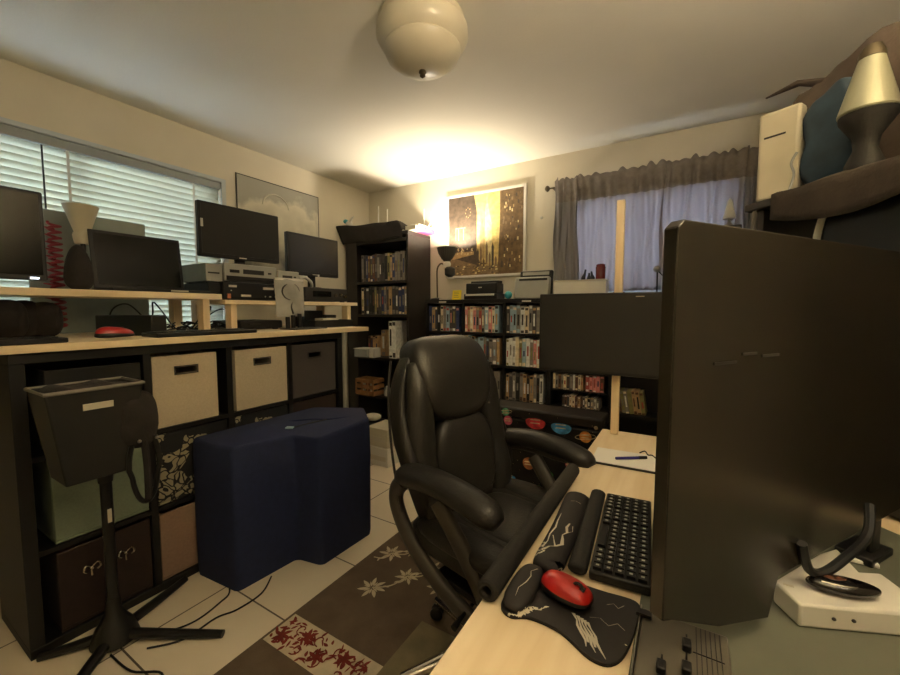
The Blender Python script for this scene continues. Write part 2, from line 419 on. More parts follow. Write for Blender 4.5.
curtain(-.735, -.150, 1.385, 2.212, M['curtain'], 'curtain', 'sheer lilac-grey curtain panel behind the upright pine post', 9, .013, 5, off=.010)
curtain(-.170, .280, 1.385, 2.212, M['curtain'], 'curtain', 'sheer curtain panel partly behind the huge black display, with ruffled top', 8, .013, 8, off=-.008)
curtain(.268, .42, 1.385, 2.212, M['curtain2'], 'curtain', 'dark gathered curtain end beside the white upright box', 5, .012, 9, off=.010)

# ceiling dome light
cl = thing('ceiling_light', 'frosted glass dome ceiling light with small finial, switched off', 'ceiling light', (-.97, 1.40, H))
MB().lathe([(.05, 0), (.165, 0), (.172, -.012), (.165, -.03), (.15, -.04)], (-.97, 1.40, H), M['ivory'], 40).build('ceiling_plate', cl)
MB().lathe([(.170, -.035), (.186, -.05), (.188, -.080), (.172, -.110), (.156, -.124), (.158, -.132), (.146, -.158), (.112, -.184), (.068, -.200), (.020, -.207), (.002, -.208)], (-.97, 1.40, H), M['glassd'], 48).build('glass_dome', cl)
MB().lathe([(.003, -.204), (.014, -.207), (.016, -.214), (.010, -.222), (.012, -.228), (.002, -.236)], (-.97, 1.40, H), M['bronze'], 14).build('finial', cl)

# ================================================================== RUG
def rug():
    mb = MB(); z0, z1 = .001, .011
    x0, x1, y0, y1 = -1.335, .15, -.2, 2.3
    mb.box(x0, x1, y0, y1, z0, z1, M['rugb'])
    k = [0]
    def patch(px0, px1, py0, py1, m, dz=.0006):
        mb.box(px0, px1, py0, py1, z1 - .002, z1 + dz, m)
    patch(-1.325, -.86, .84, .985, M['rugc'])
    patch(-.86, -.40, .70, 1.22, M['rugo'])
    patch(-.78, .1, 1.50, 2.0, M['rugo'])
    r = random.Random(4)
    def leaf(cx, cy, L, W, a, m, z):
        pts = []
        for i in range(9):
            t = i / 8; w = W * math.sin(PI * t) ** .8 * (1 - .3 * t); pts.append((t * L, w))
        for i in range(7, 0, -1):
            t = i / 8; w = W * math.sin(PI * t) ** .8 * (1 - .3 * t); pts.append((t * L, -w * .6))
        ca, sa = math.cos(a), math.sin(a)
        vs = [(cx + ca * x - sa * y, cy + sa * x + ca * y, z) for x, y in pts]
        mb.add(vs, [list(range(len(vs)))], m)
    zc = z1 + .0012
    # dark red scrolls and leaves on the cream band
    for i in range(5):
        cx = -1.28 + i * .095; cy = .912 + (.022 if i % 2 else -.022)
        for q in range(6):
            leaf(cx, cy, .040, .011, q * PI / 3 + i, M['rugr'], zc + q * .00012)
    for i in range(110):
        leaf(r.uniform(-1.31, -.89), r.uniform(.855, .968), r.uniform(.018, .036), r.uniform(.004, .009), r.uniform(0, 6.3), M['rugr'], zc + .0008 + i * .00002)
    for i in range(9):
        cx = -1.28 + i * .05; cy = .912 + (.035 if i % 2 else -.035); s = 1 if i % 2 else -1
        pts = [(cx + s * (.004 + .022 * t) * math.cos(5 * t), cy + (.004 + .024 * t) * math.sin(5 * t), zc + .001) for t in [j / 10 for j in range(11)]]
        mb.tube(pts, .0022, M['rugr'], 5)
    # pale flowers on brown
    def flower(cx, cy, R, a0, n=7):
        for q in range(n):
            a = a0 + q * 2 * PI / n
            leaf(cx + .22 * R * math.cos(a), cy + .22 * R * math.sin(a), R * .85, R * .20, a, M['rugc'], zc + q * .0001)
            leaf(cx + .1 * R * math.cos(a + .4), cy + .1 * R * math.sin(a + .4), R * .55, R * .09, a + .45, M['rugc'], zc + .0008 + q * .0001)
    for f in [(-1.16, 1.26, .062, .2), (-1.245, 1.50, .062, .8), (-1.07, 1.40, .055, .1), (-1.00, 1.50, .06, .6), (-1.16, 1.58, .055, .3),
              (-.90, 1.42, .06, .9), (-1.10, 1.72, .06, .2), (-1.25, 1.80, .06, .7), (-.95, 1.65, .055, .5), (-1.18, 2.0, .06, 0.), (-.72, 1.62, .06, .4), (-.80, .62, .06, .1), (-.62, .9, .06, .5)]:
        flower(*f)
    for (ax, ay, bx_, by_) in [(-1.30, 1.43, -1.245, 1.50), (-1.16, 1.26, -1.07, 1.40), (-1.07, 1.40, -1.0, 1.50), (-1.245, 1.5, -1.16, 1.58), (-1.0, 1.5, -.9, 1.42), (-1.16, 1.58, -1.1, 1.72)]:
        p = [(ax, ay, zc), ((ax + bx_) / 2 + .02, (ay + by_) / 2 - .015, zc), (bx_, by_, zc)]
        mb.tube(spline(p, 6), .0028, M['rugc'], 5)
        for t in (.3, .6):
            leaf(ax + (bx_ - ax) * t + .01, ay + (by_ - ay) * t - .01, .03, .007, r.uniform(0, 6), M['rugc'], zc + .0015)
    return tag(mb.build('area_rug', smooth=False), 'brown area rug with pale flowers and a cream and red scrollwork band', 'rug')
rug()

# ================================================================== LEFT DESK + CUBE SHELF
ys = [.41, .765, 1.115, 1.468, 1.83]; zs = [.03, .372, .718, 1.06]
cs = thing('cube_shelf', 'black cube shelf under the long pine desktop, filled with fabric bins', 'shelf', (-2.14, 1.11, 0))
SX0, SX1 = -2.34, -1.955
mb = MB()
mb.box(SX0, SX1, .365, 1.87, 0, .035, M['black']).box(SX0, SX1, .365, 1.87, 1.062, 1.099, M['black'])
mb.box(SX0, SX1, .365, .405, .035, 1.062, M['black']).box(SX0, SX1, 1.832, 1.87, .035, 1.062, M['black'])
mb.build('carcass', cs, bevel=.002)
mb = MB()
for y in ys[1:4]: mb.box(SX0 + .01, SX1 - .003, y - .014, y + .014, .035, 1.062, M['black'])
for z in zs[1:3]:
    for k in range(4): mb.box(SX0 + .01, SX1 - .003, (ys[k] + .014 if k else .405), (ys[k + 1] - .014 if k < 3 else 1.832), z - .009, z + .009, M['black'])
mb.build('dividers', cs)
B(SX0, SX0 + .006, .405, 1.832, .035, 1.062, M['black']).build('back_panel', cs)
def fabric_bin(y0, y1, z0, z1, m, label, handle=True, hm=None, rails=True):
    t = thing('storage_bin', label, 'storage bin', (-2.14, (y0 + y1) / 2, z0), group='fabric bins in the cube shelf')
    mb = MB(); a, b = SX0 + .02, SX1 - .012; w = .012
    mb.box(a, b, y0, y1, z0, z0 + w, m).box(a, a + w, y0, y1, z0 + w, z1, m).box(a + w, b - w, y0, y0 + w, z0 + w, z1, m).box(a + w, b - w, y1 - w, y1, z0 + w, z1, m)
    if handle:
        yc = (y0 + y1) / 2; hw, h0, h1 = .045, z1 - .083, z1 - .055
        # front with a real slot
        mb.box(b - w, b, y0, yc - hw, z0 + w, z1, m).box(b - w, b, yc + hw, y1, z0 + w, z1, m)
        mb.box(b - w, b, yc - hw, yc + hw, z0 + w, h0, m).box(b - w, b, yc - hw, yc + hw, h1, z1, m)
        mb.build('bin_body', t, smooth=False)
        fr = MB(); fr.box(b, b + .003, yc - hw - .006, yc + hw + .006, h1, h1 + .006, hm or M['plastic2']).box(b, b + .003, yc - hw - .006, yc + hw + .006, h0 - .006, h0, hm or M['plastic2'])
        fr.box(b, b + .003, yc - hw - .006, yc - hw, h0, h1, hm or M['plastic2']).box(b, b + .003, yc + hw, yc + hw + .006, h0, h1, hm or M['plastic2'])
        fr.build('handle_grommet', t)
    else:
        mb.box(b - w, b, y0, y1, z0 + w, z1, m); mb.build('bin_body', t, bevel=.003)
    return t
fabric_bin(.785, 1.058, .729, 1.045, M['beige'], 'beige fabric bin in the top row, beside the black pole stand')
fabric_bin(1.150, 1.452, .729, 1.042, M['beige'], 'beige fabric bin in the top row, between the other beige bin and the charcoal bin')
fabric_bin(1.486, 1.818, .729, 1.042, M['darkbin'], 'charcoal fabric bin at the far end of the top row')
fabric_bin(.452, .745, .729, 1.030, M['black'], 'black bin at the near end of the top row, behind the grey hanging bin', False)
fabric_bin(.452, .748, .383, .690, M['green'], 'sage green bin behind the black pole', False)
fabric_bin(.785, 1.098, .383, .700, M['floral'], 'black bin with pale floral print below the first beige bin', False)
fabric_bin(1.486, 1.818, .383, .700, M['brownbin'], 'dark brown bin low behind the navy covered cushion', False)
bb = fabric_bin(.452, .748, .037, .345, M['brownbin'], 'dark brown bin with curled silver pulls in the bottom row', False)
for yy in (.545, .655):
    mb = MB(); X = SX1 - .006
    for s in (-1, 1):
        mb.tube(spline([(X, yy, .245), (X + .008, yy + s * .018, .262), (X + .010, yy + s * .026, .245), (X + .008, yy + s * .016, .235)], 5), .0035, M['chrome'], 6)
    mb.se((X + .004, yy, .245), (.008, .008, .008), M['chrome'], 1, 1, nu=10, nv=8)
    mb.tube([(X, yy, .245), (X + .004, yy, .215)], .003, M['chrome'], 6)
    mb.build('silver_pull', bb)
fabric_bin(.785, 1.098, .037, .340, M['rosebin'], 'rose beige bin in the bottom row beside the navy cushion', False)
fabric_bin(1.135, 1.45, .383, .700, M['floral'], 'floral printed bin hidden behind the navy cover, middle row', False)

dt = thing('desk', 'long pine desktop over the cube shelf along the left wall', 'desk', (-2.36, 1.0, 0))
B(-2.80, -1.925, -.30, 2.095, 1.101, 1.129, M['pine_y']).build('desktop', dt, bevel=.002)
MB().tube([(-1.965, 1.895, 0), (-1.965, 1.895, 1.10)], .017, M['silver'], 14).build('leg', dt)
MB().tube([(-2.74, 2.03, 0), (-2.74, 2.03, 1.10)], .017, M['silver'], 14).build('leg', dt)
MB().tube([(-2.74, -.24, 0), (-2.74, -.24, 1.10)], .017, M['silver'], 14).build('leg', dt)
MB().tube([(-1.965, -.24, 0), (-1.965, -.24, 1.10)], .017, M['silver'], 14).build('leg', dt)
def riser(y0, y1, z0, z1, posts, label):
    t = thing('desk_riser', label, 'desk riser', (-2.36, (y0 + y1) / 2, 1.13))
    B(-2.56, -2.195, y0, y1, z0, z1, M['pine_y']).build('shelf_board', t, bevel=.002)
    for px_, a, b in posts: B(px_ - .06, px_, a, b, 1.13, z0, M['pine_z']).build('post', t, bevel=.002)
    return t
riser(-.30, 1.225, 1.306, 1.336, [(-2.205, 1.128, 1.163), (-2.49, 1.115, 1.16), (-2.205, -.25, -.21), (-2.49, -.25, -.21)], 'long pine riser shelf near the camera holding a display and the laptop')
riser(1.240, 2.268, 1.281, 1.305, [(-2.205, 1.278, 1.312), (-2.49, 1.235, 1.272), (-2.205, 2.17, 2.205), (-2.49, 2.17, 2.205)], 'shorter pine riser shelf holding the stacked players and two displays')

def flat_display(name, label, y0, y1, z0, z1, x, tilt_z, base_z, cat, bz=.014, scr='screen', logo=True, foot=.09, group=None, foot_dx=0.):
    """display facing +X, leaning by tilt_z about vertical"""
    yc = (y0 + y1) / 2; w = (y1 - y0) / 2
    t = thing(name, label, cat, (x, yc, base_z), tilt_z, group)
    h = z1 - z0; zb = z0 - base_z
    MB().box(-.035, 0, -w, w, zb, zb + h, M['plastic']).build('housing', t, local=True, bevel=.006)
    B(0.0, .0025, -w + bz, w - bz, zb + bz * 1.5, zb + h - bz, M[scr]).build('screen', t, local=True)
    if logo: B(0, .002, -.022, .022, zb + .006, zb + .013, M['label']).build('logo', t, local=True)
    if zb > .01:
        B(-.05, -.03, -.03, .03, .012, zb + h * .5, M['plastic']).build('stand_neck', t, local=True, bevel=.004)
        mb = MB(); n = 20
        mb.prism([(-.035 + foot * .9 * math.cos(2 * PI * i / n), foot * 1.3 * math.sin(2 * PI * i / n)) for i in range(n)], 0, .012, M['plastic'])
        mb.build('stand_base', t, local=True, bevel=.003)
    return t
a_ = flat_display('monitor', 'large black display cut off at the left edge of the photo', .06, .566, 1.372, 1.735, -2.31, 0, 1.337, 'monitor', foot=.07)
B(.003, .005, .20, .225, .040, .046, M['led']).build('power_light', a_, local=True)
t = flat_display('monitor', 'widescreen black television on top of the silver player stack', 1.195, 1.685, 1.553, 1.862, -2.335, math.radians(-3), 1.517, 'monitor', scr='screenm', foot=.05)
B(.003, .005, -.235, -.222, .20, .245, M['white_leg']).build('side_sticker', t, local=True)
B(-.02, 0.0, .04, .17, .309, .317, M['ivory']).build('top_sensor_bar', t, local=True)
t = flat_display('monitor', 'smaller black squarish display on the right end of the riser shelf', 1.775, 2.235, 1.497, 1.788, -2.36, 0, 1.4045, 'monitor', scr='screenm', bz=.017, foot=.06)
B(.003, .005, .02, .036, .090, .106, M['white_leg']).build('badge', t, local=True)

# laptop
lt = thing('laptop', 'open black laptop on the near riser shelf in front of the blinds', 'laptop', (-2.33, .96, 1.3365))
mb = MB(); T = Matrix.Translation((-2.405, 0, 1.352)) @ Matrix.Rotation(math.radians(-8), 4, 'Y')
mb.box(-.008, 0, .745, 1.138, 0, .285, M['plastic'], T); mb.build('lid', lt, bevel=.003)
MB().box(0.0005, .002, .762, 1.122, .02, .27, M['screen'], T).build('screen', lt)
B(-2.42, -2.205, .745, 1.17, 1.337, 1.351, M['plastic']).build('base', lt, bevel=.004)
mb = MB()
for r_ in range(5):
    for c in range(14): mb.box(-2.385 + r_ * .019, -2.369 + r_ * .019, .79 + c * .024, .811 + c * .024, 1.351, 1.353, M['key'])
mb.build('keyboard', lt)
B(-2.2045, -2.2035, .98, 1.06, 1.341, 1.348, M['label']).build('edge_sticker', lt)

# grey board behind, coiled red cord, cone lamp, dark cloth
tag(B(-2.735, -2.72, .60, 1.09, 1.13, 1.745, M['greyboard']).build('panel_board', bevel=.004), 'grey board leaning behind the cone lamp against the blinds', 'board')
cn = thing('task_lamp', 'cream cone-shaped lamp head standing beside the large near display', 'lamp', (-2.45, .72, 1.337))
MB().lathe([(.034, 0), (.036, .02), (.03, .035), (.066, .155), (.068, .158), (.063, .155), (.03, .05)], (-2.50, .742, 1.585), M['ivory'], 28, caps=False).build('cone_shade', cn)
MB().lathe([(.001, -.02), (.03, -.02), (.034, 0), (.034, .03), (.001, .03)], (-2.50, .742, 1.585), M['ivory'], 20).build('shade_collar', cn)
MB().tube([(-2.50, .742, 1.35), (-2.50, .742, 1.57)], .010, M['plastic'], 10).build('stem', cn)
MB().lathe([(.001, 0), (.045, 0), (.045, .012), (.01, .022), (.001, .022)], (-2.50, .742, 1.337), M['plastic'], 20).build('lamp_base', cn)
mb = MB()
mb.se((-2.395, .690, 1.442), (.045, .048, .103), M['darkcloth'], .8, .9, warp=lambda p: (p.x * (1 + .15 * math.sin(p.z * 50)), p.y * (1 - .35 * p.z / .1), p.z))
tag(mb.build('cloth_bundle'), 'dark cloth bundle below the cream cone lamp', 'cloth')
mb = MB(); pts = []
for i in range(150):
    a = i * .75; pts.append((-2.585 + .022 * math.cos(a), .665 + .022 * math.sin(a), 1.17 + i * .0033))
mb.tube(pts, .006, M['redcord'], 6)
for i in range(14):
    z = 1.20 + i * .033; mb.tube([(-2.585, .665, z), (-2.57, .665 - .052, z + .008)], [.006, .0025], M['redcord'], 6)
tag(mb.build('coiled_cord'), 'spiky red coiled cord hanging behind the near riser shelf', 'cord')

# player stack on riser 2
def av_box(name, label, x0, x1, y0, y1, z0, z1, body, face, details, cat='player', group=None):
    t = thing(name, label, cat, ((x0 + x1) / 2, (y0 + y1) / 2, z0), group=group)
    B(x0, x1 - .006, y0, y1, z0 + .006, z1, body).build('case', t, bevel=.003)
    B(x1 - .006, x1, y0, y1, z0 + .008, z1 - .002, face).build('front_panel', t, bevel=.002)
    for (nm, ya, yb, za, zb, m) in details:
        B(x1, x1 + .004, y0 + ya, y0 + yb, z0 + za, z0 + zb, m).build(nm, t)
    mb = MB()
    for xx in (x0 + .03, x1 - .03):
        for yy in (y0 + .03, y1 - .03): mb.box(xx - .012, xx + .012, yy - .012, yy + .012, z0, z0 + .006, M['plastic'])
    mb.build('feet', t)
    return t
av_box('receiver', 'wide black receiver box at the bottom of the player stack', -2.52, -2.215, 1.245, 1.70, 1.306, 1.408, M['plastic'], M['plastic'],
       [('label', .03, .075, .072, .084, M['label']), ('button', .04, .046, .05, .056, M['legend']), ('label', .10, .16, .02, .032, M['label']), ('label', .24, .31, .066, .080, M['label']), ('button', .25, .256, .02, .028, M['legend']), ('button', .28, .292, .02, .028, M['legend']), ('button', .32, .325, .02, .028, M['legend']),
        ('label', .02, .04, .008, .035, pal('salmon', (.75, .45, .32)))], 'receiver')
av_box('video_player', 'silver video player stacked on the black receiver', -2.50, -2.24, 1.27, 1.60, 1.408, 1.516, M['silver'], M['silver'],
       [('tape_slot', .03, .085, .055, .072, M['plastic']), ('disc_tray', .11, .24, .052, .078, M['plastic2']), ('lower_band', .01, .31, .01, .036, M['plastic']), ('button', .27, .29, .06, .07, M['plastic2'])])
av_box('disc_player', 'slim silver disc player beside the video player stack', -2.48, -2.23, 1.605, 1.76, 1.408, 1.500, M['ivory'], M['silver'],
       [('display_window', .03, .10, .045, .062, M['plastic']), ('button', .115, .13, .05, .06, M['plastic2'])])
av_box('side_box', 'black flat box between the laptop and the player stack', -2.51, -2.23, 1.175, 1.238, 1.337, 1.399, M['plastic'], M['plastic'], [], 'box')
av_box('drive_case', 'light grey drive case on the near end of the player stack', -2.52, -2.25, 1.175, 1.262, 1.400, 1.505, mat('cool_grey_case', (.50, .54, .53), .5), M['silver'], [('slot', .01, .07, .05, .058, M['plastic2'])], 'box')
av_box('radio', 'dark clock radio with silver knobs below the smaller display', -2.48, -2.215, 1.80, 2.185, 1.306, 1.404, M['plastic2'], M['plastic2'],
       [('dial_window', .06, .22, .035, .075, M['screen']), ('chrome_bar', .10, .20, .045, .052, M['chrome'])], 'radio')
rad = bpy.data.objects['radio']
for yy, zz in ((2.06, 1.355), (2.11, 1.36), (2.15, 1.35)):
    MB().lathe([(.001, 0), (.013, 0), (.011, .014), (.001, .014)], (0, 0, 0), M['chrome'], 14, T=Matrix.Translation((-2.215, yy, zz)) @ Matrix.Rotation(PI / 2, 4, 'Y')).build('knob', rad)
tag(MB().tube(spline([(-2.25, 1.76, 1.41), (-2.245, 1.77, 1.455), (-2.245, 1.82, 1.47), (-2.245, 1.87, 1.44), (-2.25, 1.88, 1.41)], 6), .011, M['silver'], 10, sx=1.4).build('headphone_band'), 'silver headphone band arched beside the slim player', 'headphones')

# zip bag with cable hanging over the riser edge
zb = thing('zip_bag', 'clear plastic zip bag with a coiled grey cable hanging over the riser edge', 'bag', (-2.175, 1.66, 1.30))
mb = MB(); n = 10; vs = []
for side, dx in ((0, .0), (1, .014)):
    for k in range(n + 1):
        for i in range(n + 1):
            u, v = i / n, k / n
            vs.append((-2.186 + dx * math.sin(PI * u) ** .5 * math.sin(PI * v) ** .4 + .004 * math.sin(7 * u + 5 * v), 1.545 + .215 * u + .012 * (v - .5) * (u - .5), 1.205 + .24 * v))
W = n + 1; fs = []
for s in (0, 1):
    o = s * W * W; fs += [((o + k * W + i, o + k * W + i + 1, o + (k + 1) * W + i + 1, o + (k + 1) * W + i) if s else (o + k * W + i + 1, o + k * W + i, o + (k + 1) * W + i, o + (k + 1) * W + i + 1)) for k in range(n) for i in range(n)]
mb.add(vs, fs, M['zipbag']); mb.build('bag_film', zb)
mb = MB(); mb.tube([(-2.180, 1.655 + .062 * math.cos(a) , 1.365 + .052 * math.sin(a)) for a in [i * 2 * PI / 24 for i in range(24)]], .006, M['plastic2'], 8, closed=True)
mb.tube(spline([(-2.180, 1.67, 1.313), (-2.180, 1.655, 1.27), (-2.180, 1.67, 1.225)], 5), .006, M['plastic2'], 8)
mb.build('coiled_cable', zb)
B(-2.188, -2.182, 1.547, 1.757, 1.436, 1.450, M['white']).build('zip_strip', zb)

# things under the second riser
av_box('disc_player', 'low black player on the desktop under the second riser', -2.50, -2.20, 1.33, 1.60, 1.130, 1.185, M['plastic'], M['plastic'], [('display_window', .05, .12, .03, .04, M['plastic2'])])
tr = thing('desk_tray', 'black open organiser tray in front of the right end of the riser', 'tray', (-2.13, 1.92, 1.13))
mb = MB(); mb.box(-2.195, -2.07, 1.75, 2.085, 1.1305, 1.136, M['plastic']).box(-2.076, -2.07, 1.75, 2.085, 1.136, 1.180, M['plastic']).box(-2.195, -2.189, 1.75, 2.085, 1.136, 1.180, M['plastic']).box(-2.189, -2.076, 1.75, 1.756, 1.136, 1.180, M['plastic']).box(-2.189, -2.076, 2.079, 2.085, 1.136, 1.180, M['plastic'])
mb.build('tray_body', tr)
tag(B(-2.40, -2.28, 1.84, 2.00, 1.130, 1.245, M['plastic']).build('card_reader', bevel=.004), 'small black box standing behind the organiser tray under the riser', 'box')
tag(B(-2.40, -2.28, 2.03, 2.13, 1.130, 1.212, M['plastic2']).build('battery_charger', bevel=.006), 'charcoal battery charger behind the organiser tray', 'charger')
tag(B(-2.18, -2.10, 1.84, 1.98, 1.137, 1.192, M['label']).build('note_stack', bevel=.002), 'stack of pale note cards in the organiser tray', 'paper')
for i, (yy, zz) in enumerate(((1.62, 0), (1.66, 0), (1.71, 0))):
    mb = MB(); mb.tube([(-2.17, yy, 1.13), (-2.17, yy, 1.205 + .01 * i)], .014, M['plastic'], 12)
    tag(mb.build('marker_pen'), ['black marker pen standing below the left corner of the zip bag', 'black marker pen standing below the middle of the zip bag', 'black marker pen standing below the right corner of the zip bag'][i], 'pen', 'black pens below the zip bag')
tag(B(-2.13, -1.99, 1.53, 1.78, 1.130, 1.137, M['plastic2']).build('desk_mat', bevel=.003), 'small dark mat at the desktop edge below the zip bag', 'mat')
# near end of the left desk
tag(MB().box(-.16, .16, -.03, .05, .0005, .095, M['plastic'], Matrix.Translation((-2.26, .82, 1.130)) @ Matrix.Rotation(math.radians(20), 4, 'Z')).build('speaker_box', bevel=.006), 'black boxy device beside the red mouse on the left desk', 'device')
def keyboard_simple(label, x0, x1, y0, y1, z):
    t = thing('keyboard', label, 'keyboard', ((x0 + x1) / 2, (y0 + y1) / 2, z))
    B(x0, x1, y0, y1, z, z + .018, M['plastic']).build('keyboard_body', t, bevel=.004)
    mb = MB(); n = int((y1 - y0 - .02) / .021)
    for r_ in range(5):
        for c in range(n): mb.box(x0 + .02 + r_ * .021, x0 + .038 + r_ * .021, y0 + .012 + c * .021, y0 + .030 + c * .021, z + .018, z + .022, M['key'])
    k = mb.build('keys', t); return t
keyboard_simple('black keyboard at the edge of the left desk beyond the red mouse', -2.09, -1.94, .80, 1.26, 1.130)
keyboard_simple('black keyboard at the near end of the left desk', -2.10, -1.945, .05, .52, 1.130)
def mouse(label, loc, rz, L=.105, W=.062, Hh=.036):
    t = thing('computer_mouse', label, 'mouse', loc, rz)
    def wp(p):
        z = p.z
        if z < 0: z *= .35
        f = 1 - .18 * max(0, -p.x / (L / 2)); return (p.x, p.y * f, z * (1 - .25 * p.x / (L / 2)))
    MB().se((0, 0, Hh * .38), (L / 2, W / 2, Hh * .62), M['red'], .8, .75, warp=wp).build('shell', t, local=True)
    MB().se((0, 0, Hh * .32), (L / 2 * 1.02, W / 2 * 1.03, Hh * .42), M['plastic'], .7, .75, warp=wp).build('underside', t, local=True)
    MB().tube([(.022 + .008 * math.cos(a), 0, Hh * .80 + .008 * math.sin(a)) for a in [i * PI / 6 for i in range(12)]], .003, M['plastic'], 6, closed=True).build('scroll_wheel', t, local=True)
    B(.006, .034, -.006, .006, Hh * .78, Hh * .86, M['plastic']).build('button_gap', t, local=True, bevel=.002)
    return t
mouse('red computer mouse on the left desk in front of the black device', (-1.968, .665, 1.130), PI / 2, .125, .066, .052)
# black bag heap under the near riser
mb = MB(); rr = random.Random(2)
for i in range(7):
    hz_ = .06 + .02 * rr.random(); mb.se((-2.33 + rr.uniform(-.05, .05), .22 + i * .055, 1.133 + hz_ * 1.1), (.075, .06, hz_), M['darkcloth'], .8, .9, warp=lambda p: (p.x + .01 * math.sin(60 * p.y), p.y, p.z * (1 + .1 * math.sin(80 * p.x))))
tag(mb.build('soft_bag'), 'heap of black soft bags under the near end of the riser', 'bag')
# cables under / behind risers
lab = ['looped black cable standing up behind the riser post against the bright blinds', 'tangled black cable between the two riser posts', 'thin black cable arching low behind the laptop end', 'black cable drooping behind the second riser', 'black cable crossing above the drive case towards the laptop', 'flat black cable lying along the desktop behind the keyboard']
pp = [[(-2.45, .98, 1.136), (-2.46, 1.00, 1.23), (-2.45, 1.00, 1.29), (-2.44, 1.03, 1.25), (-2.43, 1.09, 1.15), (-2.40, 1.13, 1.136)],
      [(-2.36, 1.14, 1.14), (-2.37, 1.19, 1.20), (-2.36, 1.25, 1.27), (-2.35, 1.22, 1.18), (-2.34, 1.25, 1.15), (-2.36, 1.31, 1.14)],
      [(-2.62, .85, 1.136), (-2.62, .88, 1.25), (-2.62, .95, 1.28), (-2.61, 1.02, 1.2), (-2.6, 1.06, 1.136)],
      [(-2.58, 1.30, 1.135), (-2.58, 1.36, 1.22), (-2.57, 1.45, 1.25), (-2.58, 1.52, 1.135)],
      [(-2.50, 1.05, 1.341), (-2.51, 1.08, 1.44), (-2.51, 1.15, 1.455), (-2.50, 1.165, 1.40)],
      [(-2.22, .98, 1.135), (-2.26, 1.06, 1.15), (-2.30, 1.15, 1.135), (-2.27, 1.22, 1.15), (-2.25, 1.28, 1.136)]]
for l, p in zip(lab, pp): cable('cable', l, p, .004)
rr = random.Random(9)
mb = MB()
for i in range(12):
    y0 = .96 + i * .03; pts = [(-2.36 + rr.uniform(-.04, .04), y0 + rr.uniform(-.05, .08), 1.136 + rr.uniform(0, .05)) for _ in range(5)]
    mb.tube(spline(pts, 5), .0035, M['cable'], 6)
tag(mb.build('cable_tangle'), 'tangle of black cables heaped on the desktop below the riser posts', 'cables', kind='stuff')

# poster on the left wall
def grad_mat():
    m, nt, b = new_mat('misty_print'); N = nt.nodes.new; Lk = nt.links.new
    tc = N('ShaderNodeTexCoord'); n = N('ShaderNodeTexNoise'); n.inputs['Scale'].default_value = 3.2; n.inputs['Detail'].default_value = 5
    Lk(tc.outputs['Object'], n.inputs['Vector'])
    sp = N('ShaderNodeSeparateXYZ'); Lk(tc.outputs['Object'], sp.inputs[0])
    a = N('ShaderNodeMath'); a.operation = 'MULTIPLY_ADD'; a.inputs[1].default_value = 1.1; Lk(sp.outputs[2], a.inputs[0]); Lk(n.outputs['Fac'], a.inputs[2])
    r = N('ShaderNodeValToRGB'); e = r.color_ramp.elements
    e[0].position = .45; e[0].color = lin((.30, .31, .30)) + (1,); e[1].position = 1.1; e[1].color = lin((.62, .61, .56)) + (1,)
    k = e.new(.7); k.color = lin((.70, .68, .60)) + (1,); k = e.new(.9); k.color = lin((.80, .78, .70)) + (1,)
    Lk(a.outputs[0], r.inputs[0]); Lk(r.outputs[0], b.inputs['Base Color']); b.inputs['Roughness'].default_value = .5
    return m
pg = thing('wall_poster', 'misty grey poster on the left wall right of the window', 'poster', (XL + .003, 2.08, 1.6))
B(XL + .002, XL + .006, 1.715, 2.448, 1.56, 2.233, grad_mat()).build('print', pg)
mb = MB(); mb.tube([(XL + .007, 2.03 + .115 * math.cos(a), 2.06 + .095 * math.sin(a)) for a in [i * PI / 12 for i in range(13)]], .006, mat('pale_ring', (.80, .79, .72), .6), 6)
mb.build('pale_arc', pg)
mb = MB(); mb.box(XL + .002, XL + .008, 1.708, 1.715, 1.56, 2.233, M['plastic2']).box(XL + .002, XL + .008, 2.448, 2.454, 1.56, 2.233, M['plastic2']).box(XL + .002, XL + .008, 1.708, 2.454, 2.233, 2.239, M['plastic2'])
mb.build('poster_edge', pg)

# ================================================================== MEDIA TOWER (far corner)
mt = thing('media_tower', 'tall dark media tower cabinet standing in the far left corner', 'cabinet', (-2.43, 2.92, 0))
TX0, TX1, TY0, TY1 = -2.80, -2.065, 2.75, 3.095
B(TX1 - .022, TX1, TY0, TY1, 0, 1.90, M['blk2']).build('side_panel', mt, bevel=.002)
B(TX0, -2.665, TY0, TY1, 0, 1.90, M['blk2']).build('side_panel', mt, bevel=.002)
B(TX0, TX1, TY0, TY1, 1.901, 1.93, M['blk2']).build('top_panel', mt, bevel=.002)
B(-2.664, TX1 - .023, TY1 - .01, TY1, 0.02, 1.90, M['blk2']).build('back_panel', mt)
SH = [.02, .44, .80, 1.195, 1.495, 1.86]
for z in SH: B(-2.664, TX1 - .023, TY0 + .004, TY1 - .011, z - .012, z + .012, M['blk2']).build('shelf_board', mt)

